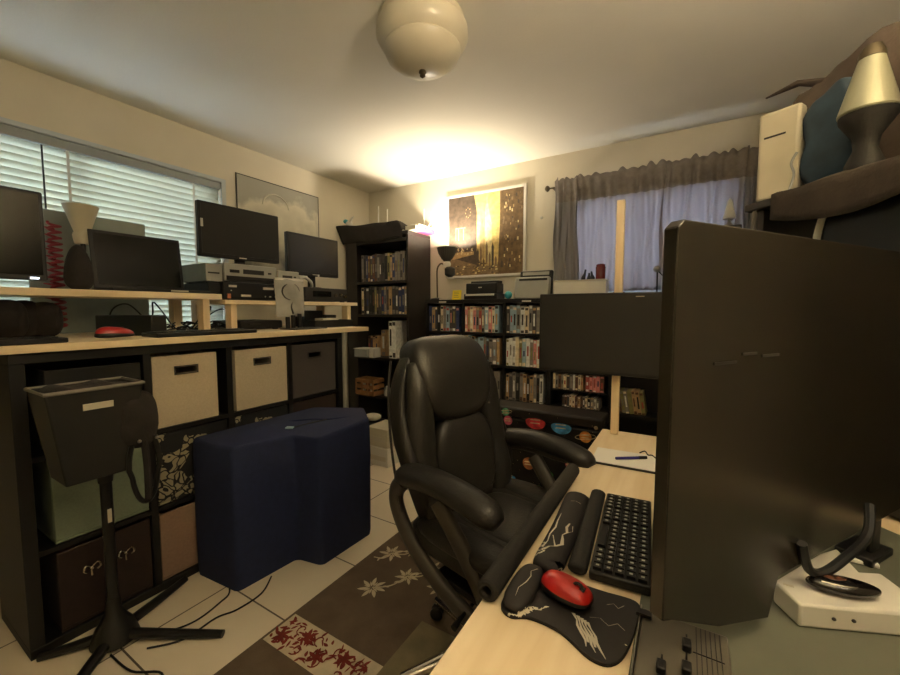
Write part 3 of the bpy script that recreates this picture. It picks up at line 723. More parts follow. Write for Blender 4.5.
CNT = {}
def ordinal(n): return ['leftmost', 'second from left', 'third from left', 'fourth from left', 'fifth from left', 'sixth from left', 'seventh from left', 'eighth from left', 'ninth from left', 'tenth from left', 'eleventh from left', 'twelfth from left', 'thirteenth from left', 'fourteenth from left', 'fifteenth from left', 'sixteenth from left', 'seventeenth from left', 'eighteenth from left', 'nineteenth from left', 'twentieth from left'][n]
def case_row(x0, x1, yf, z, h, t0, where, group, names, kind='dvd_case', d=.135, hv=.01, seed=1, lean=0., maxn=20, setback=.02):
    r = random.Random(seed); x = x0; i = 0
    while i < maxn:
        t = t0 * r.uniform(.85, 1.3)
        if x + t > x1: break
        hh = h - r.uniform(0, hv); nm = r.choice(names); m = PAL[nm]
        T = Matrix.Translation((x + t / 2, yf + setback + r.uniform(0, .008) + d / 2, z)) @ Matrix.Rotation(lean, 4, 'Y')
        mb = MB(); w = t / 2 - .0008
        mb.box(-w, w, -d / 2, d / 2, 0, hh, m, T)
        # printed bands and blocks on the spine
        alt = PAL[r.choice(['black', 'cream', 'white', 'charcoal', 'grey'] + names)]
        alt2 = PAL[r.choice(['black', 'white', 'tan', 'dusty red', 'navy'] + names)]
        zz = hh * r.uniform(.06, .16); e = .0006
        mb.box(-w * .8, w * .8, -d / 2 - e, -d / 2, hh * .02, zz, alt, T)
        k0 = hh * r.uniform(.25, .4); k1 = hh * r.uniform(.55, .8)
        mb.box(-w * .45, w * .45, -d / 2 - e, -d / 2, k0, k1, alt2, T)
        mb.box(-w * .8, w * .8, -d / 2 - e, -d / 2, hh * .88, hh * .97, alt, T)
        o = mb.build(kind, smooth=False)
        word = 'disc case' if kind != 'book' else 'book'
        tag(o, '%s-spined %s, %s %s' % (nm, word, ordinal(i), where), word, group)
        x += t + .0006; i += 1
    return x
dk = ['charcoal', 'grey', 'charcoal', 'black', 'brown', 'grey', 'tan', 'charcoal', 'navy', 'olive']
case_row(-2.64, -2.10, TY0, 1.508, .265, .028, 'on the top shelf of the media tower', 'disc cases on the tower top shelf', dk, seed=3, hv=.03, setback=.03)
case_row(-2.645, -2.10, TY0, 1.208, .262, .028, 'on the second shelf of the media tower', 'disc cases on the tower second shelf', dk + ['cream'], seed=5, hv=.02, setback=.03)
case_row(-2.30, -2.19, TY0, .813, .34, .034, 'among the tall white binders of the media tower', 'tall binders on the third tower shelf', ['white', 'white', 'charcoal'], kind='book', seed=6, d=.22, setback=.01)
case_row(-2.63, -2.50, TY0 + .08, .813, .20, .03, 'at the back of the third tower shelf', 'books at the back of the third tower shelf', ['tan', 'brown'], kind='book', seed=16, d=.15, hv=.03)
case_row(-2.48, -2.34, TY0 + .10, .813, .27, .045, 'behind the plastic tub on the third tower shelf', 'tall books behind the plastic tub', ['brown', 'tan', 'brown'], kind='book', seed=17, d=.15, hv=.03)
# clear tub with contents
tb = thing('plastic_tub', 'clear plastic tub on the third tower shelf', 'tub', (-2.57, 2.83, .812))
mb = MB(); mb.box(-2.655, -2.50, TY0 - .06, TY0 + .07, .8135, .816, M['clear']).box(-2.655, -2.50, TY0 - .06, TY0 - .057, .816, .885, M['clear']).box(-2.655, -2.652, TY0 - .057, TY0 + .067, .816, .885, M['clear']).box(-2.503, -2.50, TY0 - .057, TY0 + .067, .816, .885, M['clear']).box(-2.655, -2.5, TY0 + .067, TY0 + .07, .816, .885, M['clear'])
mb.build('tub_body', tb)
B(-2.66, -2.495, TY0 - .066, TY0 + .074, .886, .892, M['white']).build('tub_lid', tb, bevel=.002)
tag(B(-2.48, -2.42, TY0 - .05, TY0 + .04, .813, .90, M['white']).build('small_carton', bevel=.002), 'small white carton beside the clear plastic tub', 'carton')
# crate of bottles on 4th shelf
ct = thing('wooden_crate', 'light wooden slatted crate holding small jars on the fourth tower shelf', 'crate', (-2.55, 2.78, .453))
mb = MB()
for z in (.46, .515, .57): mb.box(-2.66, -2.44, TY0 - .04, TY0 - .032, z, z + .035, M['crate']).box(-2.66, -2.44, TY0 + .10, TY0 + .108, z, z + .035, M['crate']).box(-2.448, -2.44, TY0 - .032, TY0 + .10, z, z + .035, M['crate']).box(-2.66, -2.652, TY0 - .032, TY0 + .10, z, z + .035, M['crate'])
mb.box(-2.66, -2.44, TY0 - .04, TY0 + .108, .453, .459, M['crate'])
for x in (-2.655, -2.58, -2.51, -2.445): mb.box(x - .008, x + .008, TY0 - .046, TY0 - .040, .46, .605, M['crate'])
mb.build('crate_frame', ct)
for i in range(4):
    x = -2.625 + i * .05
    j = MB(); j.lathe([(.001, 0), (.018, 0), (.018, .10), (.012, .115), (.012, .125), (.001, .125)], (x, TY0 + .03, .4595), M[['label', 'maroon', 'ivory', 'plastic2'][i]], 14)
    tag(j.build('jar'), ['cream jar at the near left of the wooden crate', 'maroon jar second from left in the wooden crate', 'ivory jar third from left in the wooden crate', 'charcoal jar rightmost in the wooden crate'][i], 'jar', 'jars in the wooden crate')
tag(MB().lathe([(.001, 0), (.03, 0), (.034, .02), (.028, .07), (.012, .09), (.001, .09)], (-2.36, TY0 + .06, .453), M['white'], 16).build('white_bottle'), 'small white bottle right of the wooden crate', 'bottle')
# lower things by the tower
def carton(label, x0, x1, y0, y1, z0, z1, m, nm='carton', slots=True):
    t = thing(nm, label, 'carton', ((x0 + x1) / 2, (y0 + y1) / 2, z0))
    B(x0, x1, y0, y1, z0, z1, m).build('carton_body', t, bevel=.003)
    B(x0 + .02, x1 - .02, y0 - .002, y0, z0 + (z1 - z0) * .3, z0 + (z1 - z0) * .55, M['label']).build('carton_label', t)
    return t
carton('white carton on the floor by the tower, lower of two', -2.20, -1.98, 2.35, 2.60, .0, .15, M['white'])
carton('white carton on top of the other white carton by the tower', -2.21, -1.99, 2.36, 2.60, .151, .30, M['ivory'])
carton('flat red box on the floor between the tower and the navy cover', -2.50, -2.22, 2.40, 2.62, .0, .09, M['red'], 'storage_box')
carton('blue box stacked on the flat red box', -2.49, -2.22, 2.41, 2.62, .091, .19, pal('box blue', (.16, .26, .42)), 'storage_box')
carton('black box stacked on the blue box', -2.48, -2.23, 2.42, 2.62, .191, .30, M['black'], 'storage_box')
tag(MB().se((-2.28, 2.52, .33), (.07, .06, .03), M['label'], .8, .8).build('folded_cloth'), 'small tan folded cloth on top of the black box', 'cloth')
# cloth over the top of the tower
mb = MB(); n = 26; vs = []
def clz(u, v):
    e = min(1, (1 - u) / .06)
    return 1.937 + .088 * (e ** .7) * (1 - .25 * v) + .004 * math.sin(13 * u + 7 * v) + .012 * math.sin(PI * u) * (-1)
for k in range(n + 1):
    for i in range(n + 1):
        u, v = i / n, k / n
        x = TX0 - .025 + (TX1 - TX0 - .03) * u
        if v < .25:   # hanging front flap
            q = v / .25; y = TY0 - .012 - .09 * (1 - u) * q - .004 * math.sin(18 * u); z = 1.865 + .012 * math.sin(9 * u) + (clz(u, 0) - 1.865) * q
        else:
            q = (v - .25) / .75; y = TY0 - .012 - .09 * (1 - u) * (1 - q) + (TY1 - TY0 - .12) * q; z = clz(u, q)
        vs.append((x, y, z))
W = n + 1
mb.add(vs, [(k * W + i, k * W + i + 1, (k + 1) * W + i + 1, (k + 1) * W + i) for k in range(n) for i in range(n)], M['darkcloth'])
tag(mb.build('cover_cloth', solid=.003, angle=70), 'dark cloth draped over the top of the media tower', 'cloth')
rt = thing('wifi_router', 'white wifi router with thin upright antennas on the media tower', 'router', (-2.16, 2.95, 1.99))
B(-2.095, -2.00, 2.82, 3.03, 1.969, 1.992, M['white']).build('router_body', rt, bevel=.006)
for (x, y, z1_) in ((-2.07, 3.0, 2.16), (-1.985, 2.99, 2.12)):
    MB().tube([(-2.02 if x > -2.0 else x, y, 1.990), (x, y, 2.03), (x, y, z1_)], .0045, M['white'], 8).build('antenna', rt)
r2 = thing('wifi_extender', 'second white router with two upright antennas behind the cover cloth', 'router', (-2.58, 3.05, 1.931))
B(-2.68, -2.50, 3.02, 3.075, 1.9315, 1.965, M['white']).build('router_body', r2, bevel=.006)
for x, z1_ in ((-2.648, 2.27), (-2.535, 2.225)):
    MB().tube([(x, 3.045, 1.966), (x, 3.045, z1_)], .006, M['white'], 8).build('antenna', r2)
cb = thing('card_box', 'small white and magenta box at the right end of the tower top', 'box', (-2.04, 2.88, 1.931))
B(-2.10, -1.99, 2.88, 3.06, 1.9315, 1.968, M['magenta']).build('box_body', cb, bevel=.002)
B(-2.10, -1.99, 2.76, 2.879, 1.9315, 1.968, M['ivory']).build('box_end', cb, bevel=.002)
fg = thing('toy_figure', 'small white and teal toy figure on the left end of the tower top', 'toy', (-2.72, 2.72, 2.018))
MB().se((-2.72, 2.72, 2.046), (.035, .025, .028), M['white'], .9, .9).build('body', fg)
MB().se((-2.755, 2.71, 2.07), (.022, .02, .02), M['teal'], .9, .9).build('head', fg)
MB().tube([(-2.70, 2.71, 2.06), (-2.66, 2.70, 2.095), (-2.64, 2.70, 2.10)], [.012, .009, .004], M['white'], 8).build('tail', fg)

# ================================================================== BOOKSHELF on the back wall
bs = thing('bookshelf', 'low black bookshelf filled with disc cases along the back wall', 'bookshelf', (-.85, 2.95, 0))
BX0, BX1, BY0, BY1, BZ = -1.925, .35, 2.80, 2.985, 1.333
cols = [-1.905, -1.555, -1.195, -.845, -.415, -.055, .33]
rows = [.03, .28, .545, .81, 1.06, 1.30]
mb = MB()
B(BX0, BX1, BY0 - .004, BY1, 1.303, BZ, M['black']).build('top_board', bs, bevel=.002)
for i, x in enumerate(cols):
    w = .012 if i not in (3, 4) else .018
    B(x - w, x + w, BY0, BY1, .0, 1.302, M['black']).build('upright', bs)
for j, z in enumerate(rows[:-1]):
    for k in range(6):
        wa = .013 if k not in (3, 4) else .019; wb = .013 if k + 1 not in (3, 4) else .019
        if k >= 4 and j in (3, 4): continue
        B(cols[k] + wa, cols[k + 1] - wb, BY0 + .002, BY1 - .006, z - .011, z + .011, M['black']).build('shelf_board', bs)
B(cols[3] + .019, cols[4] - .019, BY0 + .02, BY1 - .006, .668, .680, M['black']).build('shelf_board', bs)
B(BX0 + .001, BX1 - .001, BY1 - .005, BY1, .02, 1.302, M['black']).build('back_panel', bs)
for (x, m) in ((-1.78, M['label']), (-1.05, M['white'])):
    B(x, x + .07, BY0 - .007, BY0 - .0045, 1.308, 1.320, m).build('edge_label', bs)
mix = ['cream', 'grey', 'charcoal', 'black', 'white', 'dusty red', 'pale blue', 'tan', 'olive', 'pink', 'grey', 'navy', 'cream', 'white']
warm = ['cream', 'pink', 'white', 'tan', 'dusty red', 'cream', 'olive', 'grey', 'white']
pale = ['grey', 'pale blue', 'white', 'charcoal', 'tan', 'grey', 'black', 'cream']
coln = ['first column', 'second column', 'third column']
cn2 = {0: 'in the first', 1: 'in the second', 2: 'in the third'}
rown = {4: 'top', 3: 'second', 2: 'third', 1: 'fourth', 0: 'bottom'}
pals = {(4, 0): mix, (4, 1): warm + ['black', 'pale blue'], (4, 2): pale, (3, 1): pale, (3, 2): warm + ['olive', 'pale blue'], (2, 2): ['black', 'charcoal', 'grey', 'white', 'tan', 'black', 'brown', 'grey'], (2, 1): ['white', 'grey', 'black'], (3, 0): mix}
for (j, k), pl in pals.items():
    case_row(cols[k] + .016, cols[k + 1] - .016, BY0, rows[j] + .0115, (.222 if j < 4 else .215), .026, 'in column %s of row %s of the bookshelf' % (('one', 'two', 'three')[k], ('five', 'four', 'three', 'two', 'one')[j]),
             'disc cases in the bookshelf', pl, seed=20 + j * 7 + k, hv=.022, setback=.004, maxn=14)
cdn = ['grey', 'cream', 'charcoal', 'white', 'tan', 'brown', 'grey']
case_row(cols[3] + .03, cols[3] + .26, BY0, .6815, .112, .017, 'in the upper disc row behind the pine post', 'small disc cases behind the pine post', cdn, kind='cd_case', d=.125, hv=.006, seed=41, setback=.012)
case_row(cols[3] + .26, cols[4] - .04, BY0, .6815, .116, .022, 'among the pink cases of the upper disc row', 'pink disc cases behind the pine post', ['pink', 'dusty red', 'brown'], kind='cd_case', d=.125, hv=.004, seed=42, setback=.012)
case_row(cols[3] + .10, cols[4] - .06, BY0, .5575, .088, .017, 'in the lower disc row behind the pine post', 'small disc cases in the lower row', cdn + ['black'], kind='cd_case', d=.125, hv=.012, seed=43, setback=.012)
case_row(cols[4] + .05, cols[4] + .24, BY0 - .0, .562, .155, .022, 'leaning right of the pine post', 'leaning cases right of the pine post', ['brown', 'grey', 'olive', 'tan'], kind='book', d=.12, hv=.01, seed=44, lean=math.radians(-9), setback=.01, maxn=7)
case_row(cols[5] + .03, cols[5] + .14, BY0 - .0, .562, .17, .022, 'leaning the other way beside the huge display', 'leaning cases beside the huge display', ['brown', 'charcoal'], kind='book', d=.12, hv=.01, seed=45, lean=math.radians(22), setback=.01, maxn=3)

# things on the bookshelf
sl = thing('gooseneck_lamp', 'gooseneck lamp with ribbed bowl shade lit upwards on the bookshelf', 'lamp', (-1.80, 2.90, BZ))
LX, LY = -1.757, 2.885
mb = MB(); prof = [(.026, 1.655 - BZ), (.040, 1.675 - BZ), (.070, 1.725 - BZ), (.083, 1.775 - BZ), (.080, 1.775 - BZ), (.066, 1.725 - BZ), (.036, 1.68 - BZ)]
mb.lathe(prof, (LX, LY, BZ), M['shade'], 36, caps=False)
for i in range(24):
    w = 2 * PI * i / 24; mb.tube([(LX + .042 * math.cos(w), LY + .042 * math.sin(w), 1.676), (LX + .072 * math.cos(w), LY + .072 * math.sin(w), 1.726), (LX + .084 * math.cos(w), LY + .084 * math.sin(w), 1.772)], .0022, M['shade'], 5)
mb.build('shade', sl)
MB().lathe([(.079, 0), (.087, 0), (.087, .008), (.079, .008)], (LX, LY, 1.772), M['white'], 36, caps=False).build('rim', sl)
MB().lathe([(.001, 0), (.03, 0), (.034, .02), (.026, .04), (.001, .04)], (LX, LY, 1.618), M['white'], 20).build('socket', sl)
MB().lathe([(.001, 0), (.018, 0), (.044, .02), (.046, .07), (.03, .085), (.001, .085)], (LX + .03, LY, 1.525), M['plastic2'], 20).build('second_head', sl)
MB().tube(spline([(-1.862, 2.90, 1.35), (-1.866, 2.90, 1.50), (-1.864, 2.90, 1.60), (-1.835, 2.905, 1.645), (-1.80, 2.91, 1.64), (LX - .02, LY, 1.635)], 8), .007, M['bronze'], 10).build('gooseneck', sl)
MB().lathe([(.001, 0), (.062, 0), (.06, .012), (.012, .022), (.001, .022)], (-1.855, 2.885, BZ + .0005), M['plastic'], 24).build('lamp_base', sl)
MB().lathe([(.001, 0), (.012, .006), (.018, .02), (.012, .032), (.001, .036)], (LX, LY, 1.655), M['bulb'], 16).build('bulb', sl)
tag(B(-1.80, -1.70, 2.83, 2.88, BZ + .0005, BZ + .012, M['label']).build('paper_slip'), 'pale paper slip lying beside the gooseneck lamp base', 'paper')
mb = MB(); T = Matrix.Translation((-1.635, 2.835, BZ + .001)) @ Matrix.Rotation(math.radians(-8), 4, 'X')
mb.box(-.042, .040, 0, .006, 0, .078, M['yellow'], T)
for i in range(4): mb.box(-.028, .022 - .006 * (i % 2), -.0006, 0, .018 + i * .014, .022 + i * .014, PAL['olive'], T)
tag(mb.build('sticky_note_pad', smooth=False), 'yellow sticky note pad standing left of the black printer', 'note pad')
pr = thing('printer', 'low black printer with a white paper slot on the bookshelf', 'printer', (-1.42, 2.88, BZ))
mb = MB(); mb.prism([(-1.545, 2.83), (-1.275, 2.83), (-1.275, 2.98), (-1.545, 2.98)], BZ + .045, BZ + .13, M['plastic']); mb.build('body', pr, bevel=.008)
B(-1.555, -1.265, 2.815, 2.98, BZ + .001, BZ + .045, M['plastic']).build('lower_body', pr, bevel=.006)
B(-1.535, -1.285, 2.808, 2.86, BZ + .028, BZ + .043, M['white']).build('paper_tray', pr)
B(-1.535, -1.285, 2.90, 2.975, BZ + .131, BZ + .15, M['plastic']).build('rear_lid', pr, bevel=.004)
B(-1.43, -1.40, 2.8285, 2.83, BZ + .09, BZ + .098, M['label']).build('logo', pr)
tag(MB().se((-1.178, 2.84, BZ + .030), (.030, .030, .0295), M['teal'], 1, 1).build('teal_ball'), 'teal ball between the black printer and the silver scanner', 'ball')
pr = thing('photo_printer', 'upright silver compact printer with black rims on the bookshelf', 'printer', (-1.0, 2.90, BZ))
mb = MB(); T = Matrix.Translation((0, 2.83, BZ + .001)) @ Matrix.Rotation(math.radians(-9), 4, 'X')
mb.box(-1.130, -.865, 0, .055, 0, .165, M['silver'], T); mb.build('front_flap', pr, bevel=.010)
mb = MB(); mb.box(-1.115, -.860, .056, .095, 0, .225, M['plastic'], T); mb.build('body', pr, bevel=.010)
mb = MB(); mb.box(-1.105, -.870, .050, .0558, .166, .183, M['plastic'], T); mb.build('upper_rim', pr)
mb = MB(); mb.box(-1.095, -.880, -.003, -.0005, .135, .150, M['plastic'], T); mb.build('flap_handle', pr)
mb = MB(); mb.box(-1.090, -.885, .050, .0555, .188, .212, M['silver'], T); mb.build('paper_guide', pr)
mb = MB(); mb.box(-1.110, -.862, .096, .100, .0, .235, M['white'], T); mb.build('paper_support', pr)
wb = thing('storage_box', 'long white box on the bookshelf in front of the curtain', 'box', (-.68, 2.93, BZ))
B(-.835, -.475, 2.86, 2.98, BZ + .001, 1.452, M['white']).build('box_body', wb, bevel=.004)
B(-.838, -.472, 2.857, 2.983, 1.453, 1.461, M['ivory']).build('box_lid', wb, bevel=.002)
cd = thing('jar_candle', 'maroon glass jar candle standing on the long white box', 'candle', (-.525, 2.93, 1.461))
MB().lathe([(.001, 0), (.032, 0), (.033, .085), (.03, .09), (.001, .09)], (-.525, 2.93, 1.4615), M['maroon'], 20).build('jar_body', cd)
MB().lathe([(.001, .0), (.03, 0), (.03, .012), (.02, .018), (.001, .018)], (-.525, 2.93, 1.552), M['maroon'], 20).build('jar_lid', cd)
for i, (x, h, dx) in enumerate(((-.64, .06, .015), (-.60, .035, 0), (-.575, .045, -.01))):
    m_ = MB(); m_.tube([(x, 2.92, 1.462), (x, 2.92, 1.475), (x + dx * .7, 2.92, 1.475 + h * .5), (x + dx, 2.92, 1.475 + h)], [.014, .015, .008, .006], M['plastic'], 10)
    tag(m_.build('figurine'), ['tallest of three tiny dark figurines on the white box, leftmost', 'shortest tiny dark figurine on the white box, in the middle', 'tiny dark figurine nearest the maroon candle'][i], 'figurine', 'tiny figurines on the white box')
cable('cable', 'dark cord lying along the bookshelf top right of the pine post', [(-.46, 2.90, 1.338), (-.36, 2.89, 1.36), (-.30, 2.90, 1.345), (-.20, 2.89, 1.345), (-.1, 2.9, 1.338)], .005)
ms = thing('desk_microphone', 'small microphone with round head on a thin stem behind the flat wall display', 'microphone', (-.17, 2.93, BZ))
MB().tube([(-.17, 2.93, BZ), (-.172, 2.93, 1.50)], .005, M['plastic'], 8).build('stem', ms)
MB().lathe([(.001, 0), (.045, 0), (.045, .01), (.001, .012)], (-.17, 2.93, BZ + .0005), M['plastic'], 20).build('foot', ms)
MB().se((-.175, 2.92, 1.515), (.022, .014, .022), M['steel'], 1, 1).build('round_head', ms)
MB().tube([(-.165, 2.93, 1.50), (-.13, 2.93, 1.46), (-.12, 2.93, 1.41)], .004, M['plastic'], 8).build('arm', ms)
tag(B(-.52 + .09, -.36, 2.87, 2.93, BZ + .001, BZ + .038, M['maroon']).build('trinket_box', bevel=.006), 'small dark red trinket box beside the foot of the curtain', 'box')
sb = tag(B(.14, .26, 2.86, 2.97, BZ + .001, 1.745, M['plastic']).build('speaker_box', bevel=.006), 'black upright speaker carrying the tiny white lamp', 'speaker')
tl = thing('tiny_lamp', 'tiny white cone lamp in front of the curtain, just above the huge display', 'lamp', (.20, 2.92, 1.746))
MB().lathe([(.001, 0), (.022, 0), (.018, .015), (.008, .03), (.008, .05), (.001, .05)], (.20, 2.92, 1.746), M['steel'], 16).build('base', tl)
MB().lathe([(.028, 0), (.034, .004), (.030, .02), (.010, .11), (.002, .125)], (.20, 2.92, 1.79), M['white'], 20).build('cone_shade', tl)

# ------------------------------------------------------------------ wall picture (back)
wp_ = thing('framed_picture', 'large pale-framed city picture in gold and brown on the back wall', 'picture', (-1.51, YB - .02, 1.55))
px0, px1, pz0, pz1 = -1.885, -1.135, 1.530, 2.262
Yp = YB - .022
mb = MB(); f = .022
mb.box(px0, px1, Yp, YB - .002, pz1 - f, pz1, M['white']).box(px0, px1, Yp, YB - .002, pz0, pz0 + f, M['white'])
mb.box(px0, px0 + f, Yp, YB - .002, pz0 + f, pz1 - f, M['white']).box(px1 - f, px1, Yp, YB - .002, pz0 + f, pz1 - f, M['white'])
mb.build('frame', wp_, bevel=.002)
def pm(n, c): return mat('print_' + n, c, .5, var=.18, scale=26)
GOLD, PALEG, DK, MID, BR, TN = pm('gold', (.90, .79, .50)), pm('pale_gold', (.93, .86, .64)), pm('dark', (.33, .28, .23)), pm('mid', (.55, .46, .34)), pm('brown', (.45, .36, .24)), pm('tan', (.74, .62, .42))
mb = MB(); Y0 = Yp + .006; w_, h_ = px1 - px0 - 2 * f, pz1 - pz0 - 2 * f
def pl(poly, m, k):
    vs = [(px0 + f + a * w_, Y0 - .0002 * k, pz0 + f + b * h_) for a, b in poly]
    mb.add(vs, [list(range(len(vs)))], m)
mb.box(px0 + f, px1 - f, Y0, YB - .003, pz0 + f, pz1 - f, MID)
pl([(0, .25), (.42, .12), (.40, 1), (0, 1)], DK, 1)
pl([(.36, 1), (.70, 1), (.72, .12), (.48, .10), (.40, .25), (.40, .8)], GOLD, 2)
pl([(.52, .15), (.51, .80), (.535, .97), (.56, .80), (.60, .62), (.60, .15)], PALEG, 3)
pl([(.44, .2), (.44, .55), (.47, .70), (.50, .55), (.51, .2)], TN, 3)
pl([(.72, 1), (1, 1), (1, 0), (.68, 0), (.70, .5)], BR, 4)
r = random.Random(8)
for i in range(60):
    a, b = r.uniform(.74, .97), r.uniform(.05, .95); s = r.uniform(.008, .02)
    pl([(a, b), (a + s, b), (a + s, b + s * 2.2), (a, b + s * 2.2)], r.choice([TN, DK, MID, PALEG]), 5)
for i in range(9):
    a = .40 + i * .04; hgt = r.uniform(.12, .42)
    pl([(a, .08), (a + .03, .08), (a + .03, hgt * .85), (a + .015, hgt), (a, hgt * .85)], r.choice([MID, BR, DK]), 6)
pl([(0, .20), (.36, .26), (.36, .30), (0, .30)], TN, 6)
for i in range(22):
    a, b = r.uniform(.02, .34), r.uniform(.26, .34); s = r.uniform(.01, .03); pl([(a, b), (a + s, b), (a + s * .6, b + s)], PALEG, 7)
for i in range(70):
    a, b = r.uniform(.0, .66), r.uniform(0, .14); s = r.uniform(.01, .035); pl([(a, b), (a + s, b + .005), (a + s * .8, b + s * .7), (a, b + s * .6)], r.choice([PALEG, GOLD, BR, DK, TN]), 8)
for a0, a1, b0, b1 in ((.10, .24, .60, .612), (.10, .108, .45, .60), (.14, .148, .45, .60), (.21, .218, .45, .60)): pl([(a0, b0), (a1, b0), (a1, b1), (a0, b1)], TN, 9)
for q in range(8): a = .27 + .035 * math.cos(q * .8); b = .78 + .06 * math.sin(q * .8); pl([(a, b), (a + .014, b + .004), (a + .01, b + .022)], TN, 9)
mb.build('print', wp_, smooth=False)
tag(MB().lathe([(.001, 0), (.012, 0), (.008, .008), (.001, .010)], (0, 0, 0), M['white'], 12, T=Matrix.Translation((-1.015, YB - .001, 1.98)) @ Matrix.Rotation(PI / 2, 4, 'X')).build('wall_hook'), 'small white round hook on the wall between picture and curtain', 'hook')

# ================================================================== NAVY COVERED CUSHION BOXES
NZ = .648
nv = thing('covered_seat', 'navy fabric cover over an L-shaped pair of box seats on the tiles', 'covered seat', (-1.72, 1.3, 0))
out = [(-1.950, .915), (-1.660, .942), (-1.630, 1.232), (-1.482, 1.258), (-1.470, 1.600), (-1.70, 1.80), (-1.93, 1.62)]
mb = MB(); N_ = []
P_ = [Vector((x, y, 0)) for x, y in out]
ring = []
for i in range(len(P_)):
    a, b, c = P_[i - 1], P_[i], P_[(i + 1) % len(P_)]
    d1 = (a - b).normalized(); d2 = (c - b).normalized(); rr_ = .022
    for t in (0, .33, .66, 1.0):
        p = (b + d1 * rr_) * (1 - t) ** 2 + b * 2 * t * (1 - t) + (b + d2 * rr_) * t ** 2; ring.append(p)
cen = sum(ring, Vector()) / len(ring); lv = [(.004, 0, .0), (.0, 0, .02), (.003, .003, .25), (0, 0, .45), (0, 0, NZ - .02), (.004, 0, NZ - .006), (.014, 0, NZ)]
vs = []
for li, (ins, wv, z) in enumerate(lv):
    for j, p in enumerate(ring):
        d = (cen - p).normalized(); q = p + d * (ins + .003 * math.sin(j * 1.1 + z * 9)); zz = z
        if li >= 4: zz += .010 * math.sin(p.y * 9) * (1 if li > 3 else 0)
        vs.append((q.x, q.y, zz))
K = len(ring); fs = [(k * K + j, k * K + (j + 1) % K, (k + 1) * K + (j + 1) % K, (k + 1) * K + j) for k in range(len(lv) - 1) for j in range(K)]
fs += [list(range((len(lv) - 1) * K, len(lv) * K)), list(range(K))[::-1]]
mb.add(vs, fs, M['navy']); mb.build('fabric_cover', nv, angle=60)
mb = MB(); mb.tube(spline([(-1.85, 1.28, NZ + .003), (-1.74, 1.42, NZ + .006), (-1.66, 1.47, NZ + .006), (-1.57, 1.60, NZ + .004)], 6), .004, M['navy'], 6)
mb.tube(spline([(-1.66, 1.47, NZ + .006), (-1.69, 1.36, NZ + .004), (-1.70, 1.28, NZ + .003)], 6), .003, M['cable'], 6); mb.build('seam_fold', nv)
T = Matrix.Translation((-1.705, 1.265, NZ + .003)) @ Matrix.Rotation(.5, 4, 'Z')
MB().box(-.018, .018, -.012, .012, 0, .006, mat('tag_pale_blue', (.62, .74, .78), .5), T).build('tag', nv)

# ================================================================== POLE STAND with bin at left
ps = thing('pole_stand', 'black pole stand on crossed flat feet in front of the cube shelf', 'stand', (-1.83, .57, 0))
PX, PY = -1.81, .558
MB().tube([(PX, PY, .03), (PX, PY, .66)], .018, M['plastic'], 14).build('lower_pole', ps)
MB().tube([(PX, PY, .66), (PX, PY, .98)], .012, M['plastic'], 12).build('upper_pole', ps)
MB().lathe([(.001, 0), (.022, 0), (.024, .05), (.018, .06), (.001, .06)], (PX, PY, .62), M['plastic2'], 16).build('clamp_collar', ps)
B(PX + .017, PX + .020, PY - .006, PY + .006, .47, .52, M['label']).build('height_label', ps)
MB().lathe([(.001, 0), (.075, 0), (.06, .05), (.028, .10), (.020, .16), (.001, .16)], (PX, PY, .012), M['plastic'], 20).build('hub', ps)
for (ex, ey) in ((-1.475, .775), (-1.935, .86), (-1.935, .38), (-1.62, .34)):
    d = Vector((ex - PX, ey - PY, 0)); nrm = Vector((-d.y, d.x, 0)).normalized()
    a = Vector((PX, PY, .0)) + d.normalized() * .05
    mb = MB(); e = Vector((ex, ey, 0))
    mb.tube([a + Vector((0, 0, .028)), (a + e) / 2 + Vector((0, 0, .020)), e + Vector((0, 0, .014))], [.018, .016, .013], M['plastic'], 10, sx=1.2, up=(0, 0, 1)); mb.build('foot', ps)
# grey bin on the stand
hb = thing('waste_bin', 'dark grey tapered bin with pale label fixed on the black pole stand', 'bin', (-1.69, .50, .72))
mb = MB()
def ringrect(x0, x1, y0, y1, z): return [(x0, y0, z), (x1, y0, z), (x1, y1, z), (x0, y1, z)]
o1 = ringrect(-1.775, -1.60, .365, .612, 1.00); o0 = ringrect(-1.765, -1.625, .405, .570, .70); i1 = ringrect(-1.765, -1.61, .375, .602, 1.00); i0 = ringrect(-1.755, -1.635, .415, .56, .71)
vs = o0 + o1 + i1 + i0
fs = [(0, 3, 2, 1)] + [(i, (i + 1) % 4, 4 + (i + 1) % 4, 4 + i) for i in range(4)] + [(4 + i, 4 + (i + 1) % 4, 8 + (i + 1) % 4, 8 + i) for i in range(4)] + [(8 + i, 8 + (i + 1) % 4, 12 + (i + 1) % 4, 12 + i) for i in range(4)] + [(12, 13, 14, 15)]
mb.add(vs, fs, mat('bin_grey', (.13, .125, .11), .6, var=.04)); mb.build('bin_shell', hb, bevel=.008)
mb = MB(); z = 1.0
mb.tube([(-1.775, .365, z), (-1.60, .365, z), (-1.60, .612, z), (-1.775, .612, z)], .006, mat('bin_rim', (.50, .48, .45), .5), 8, closed=True); mb.build('rim', hb)
T = Matrix.Translation((-1.5995, .486, .945)) @ Matrix.Rotation(math.radians(4.5), 4, 'Y')
MB().box(-.003, 0.0005, -.036, .040, -.010, .010, M['label'], T).build('label', hb)
MB().se((-1.688, .488, .985), (.072, .108, .022), M['darkcloth'], .5, .5, warp=lambda p: (p.x, p.y, p.z + .008 * math.sin(p.y * 60))).build('bin_liner', hb)
MB().tube([(-1.70, .47, .72), (-1.775, .53, .68), (PX + .005, PY - .01, .66)], .014, M['plastic'], 8).build('bracket', hb)
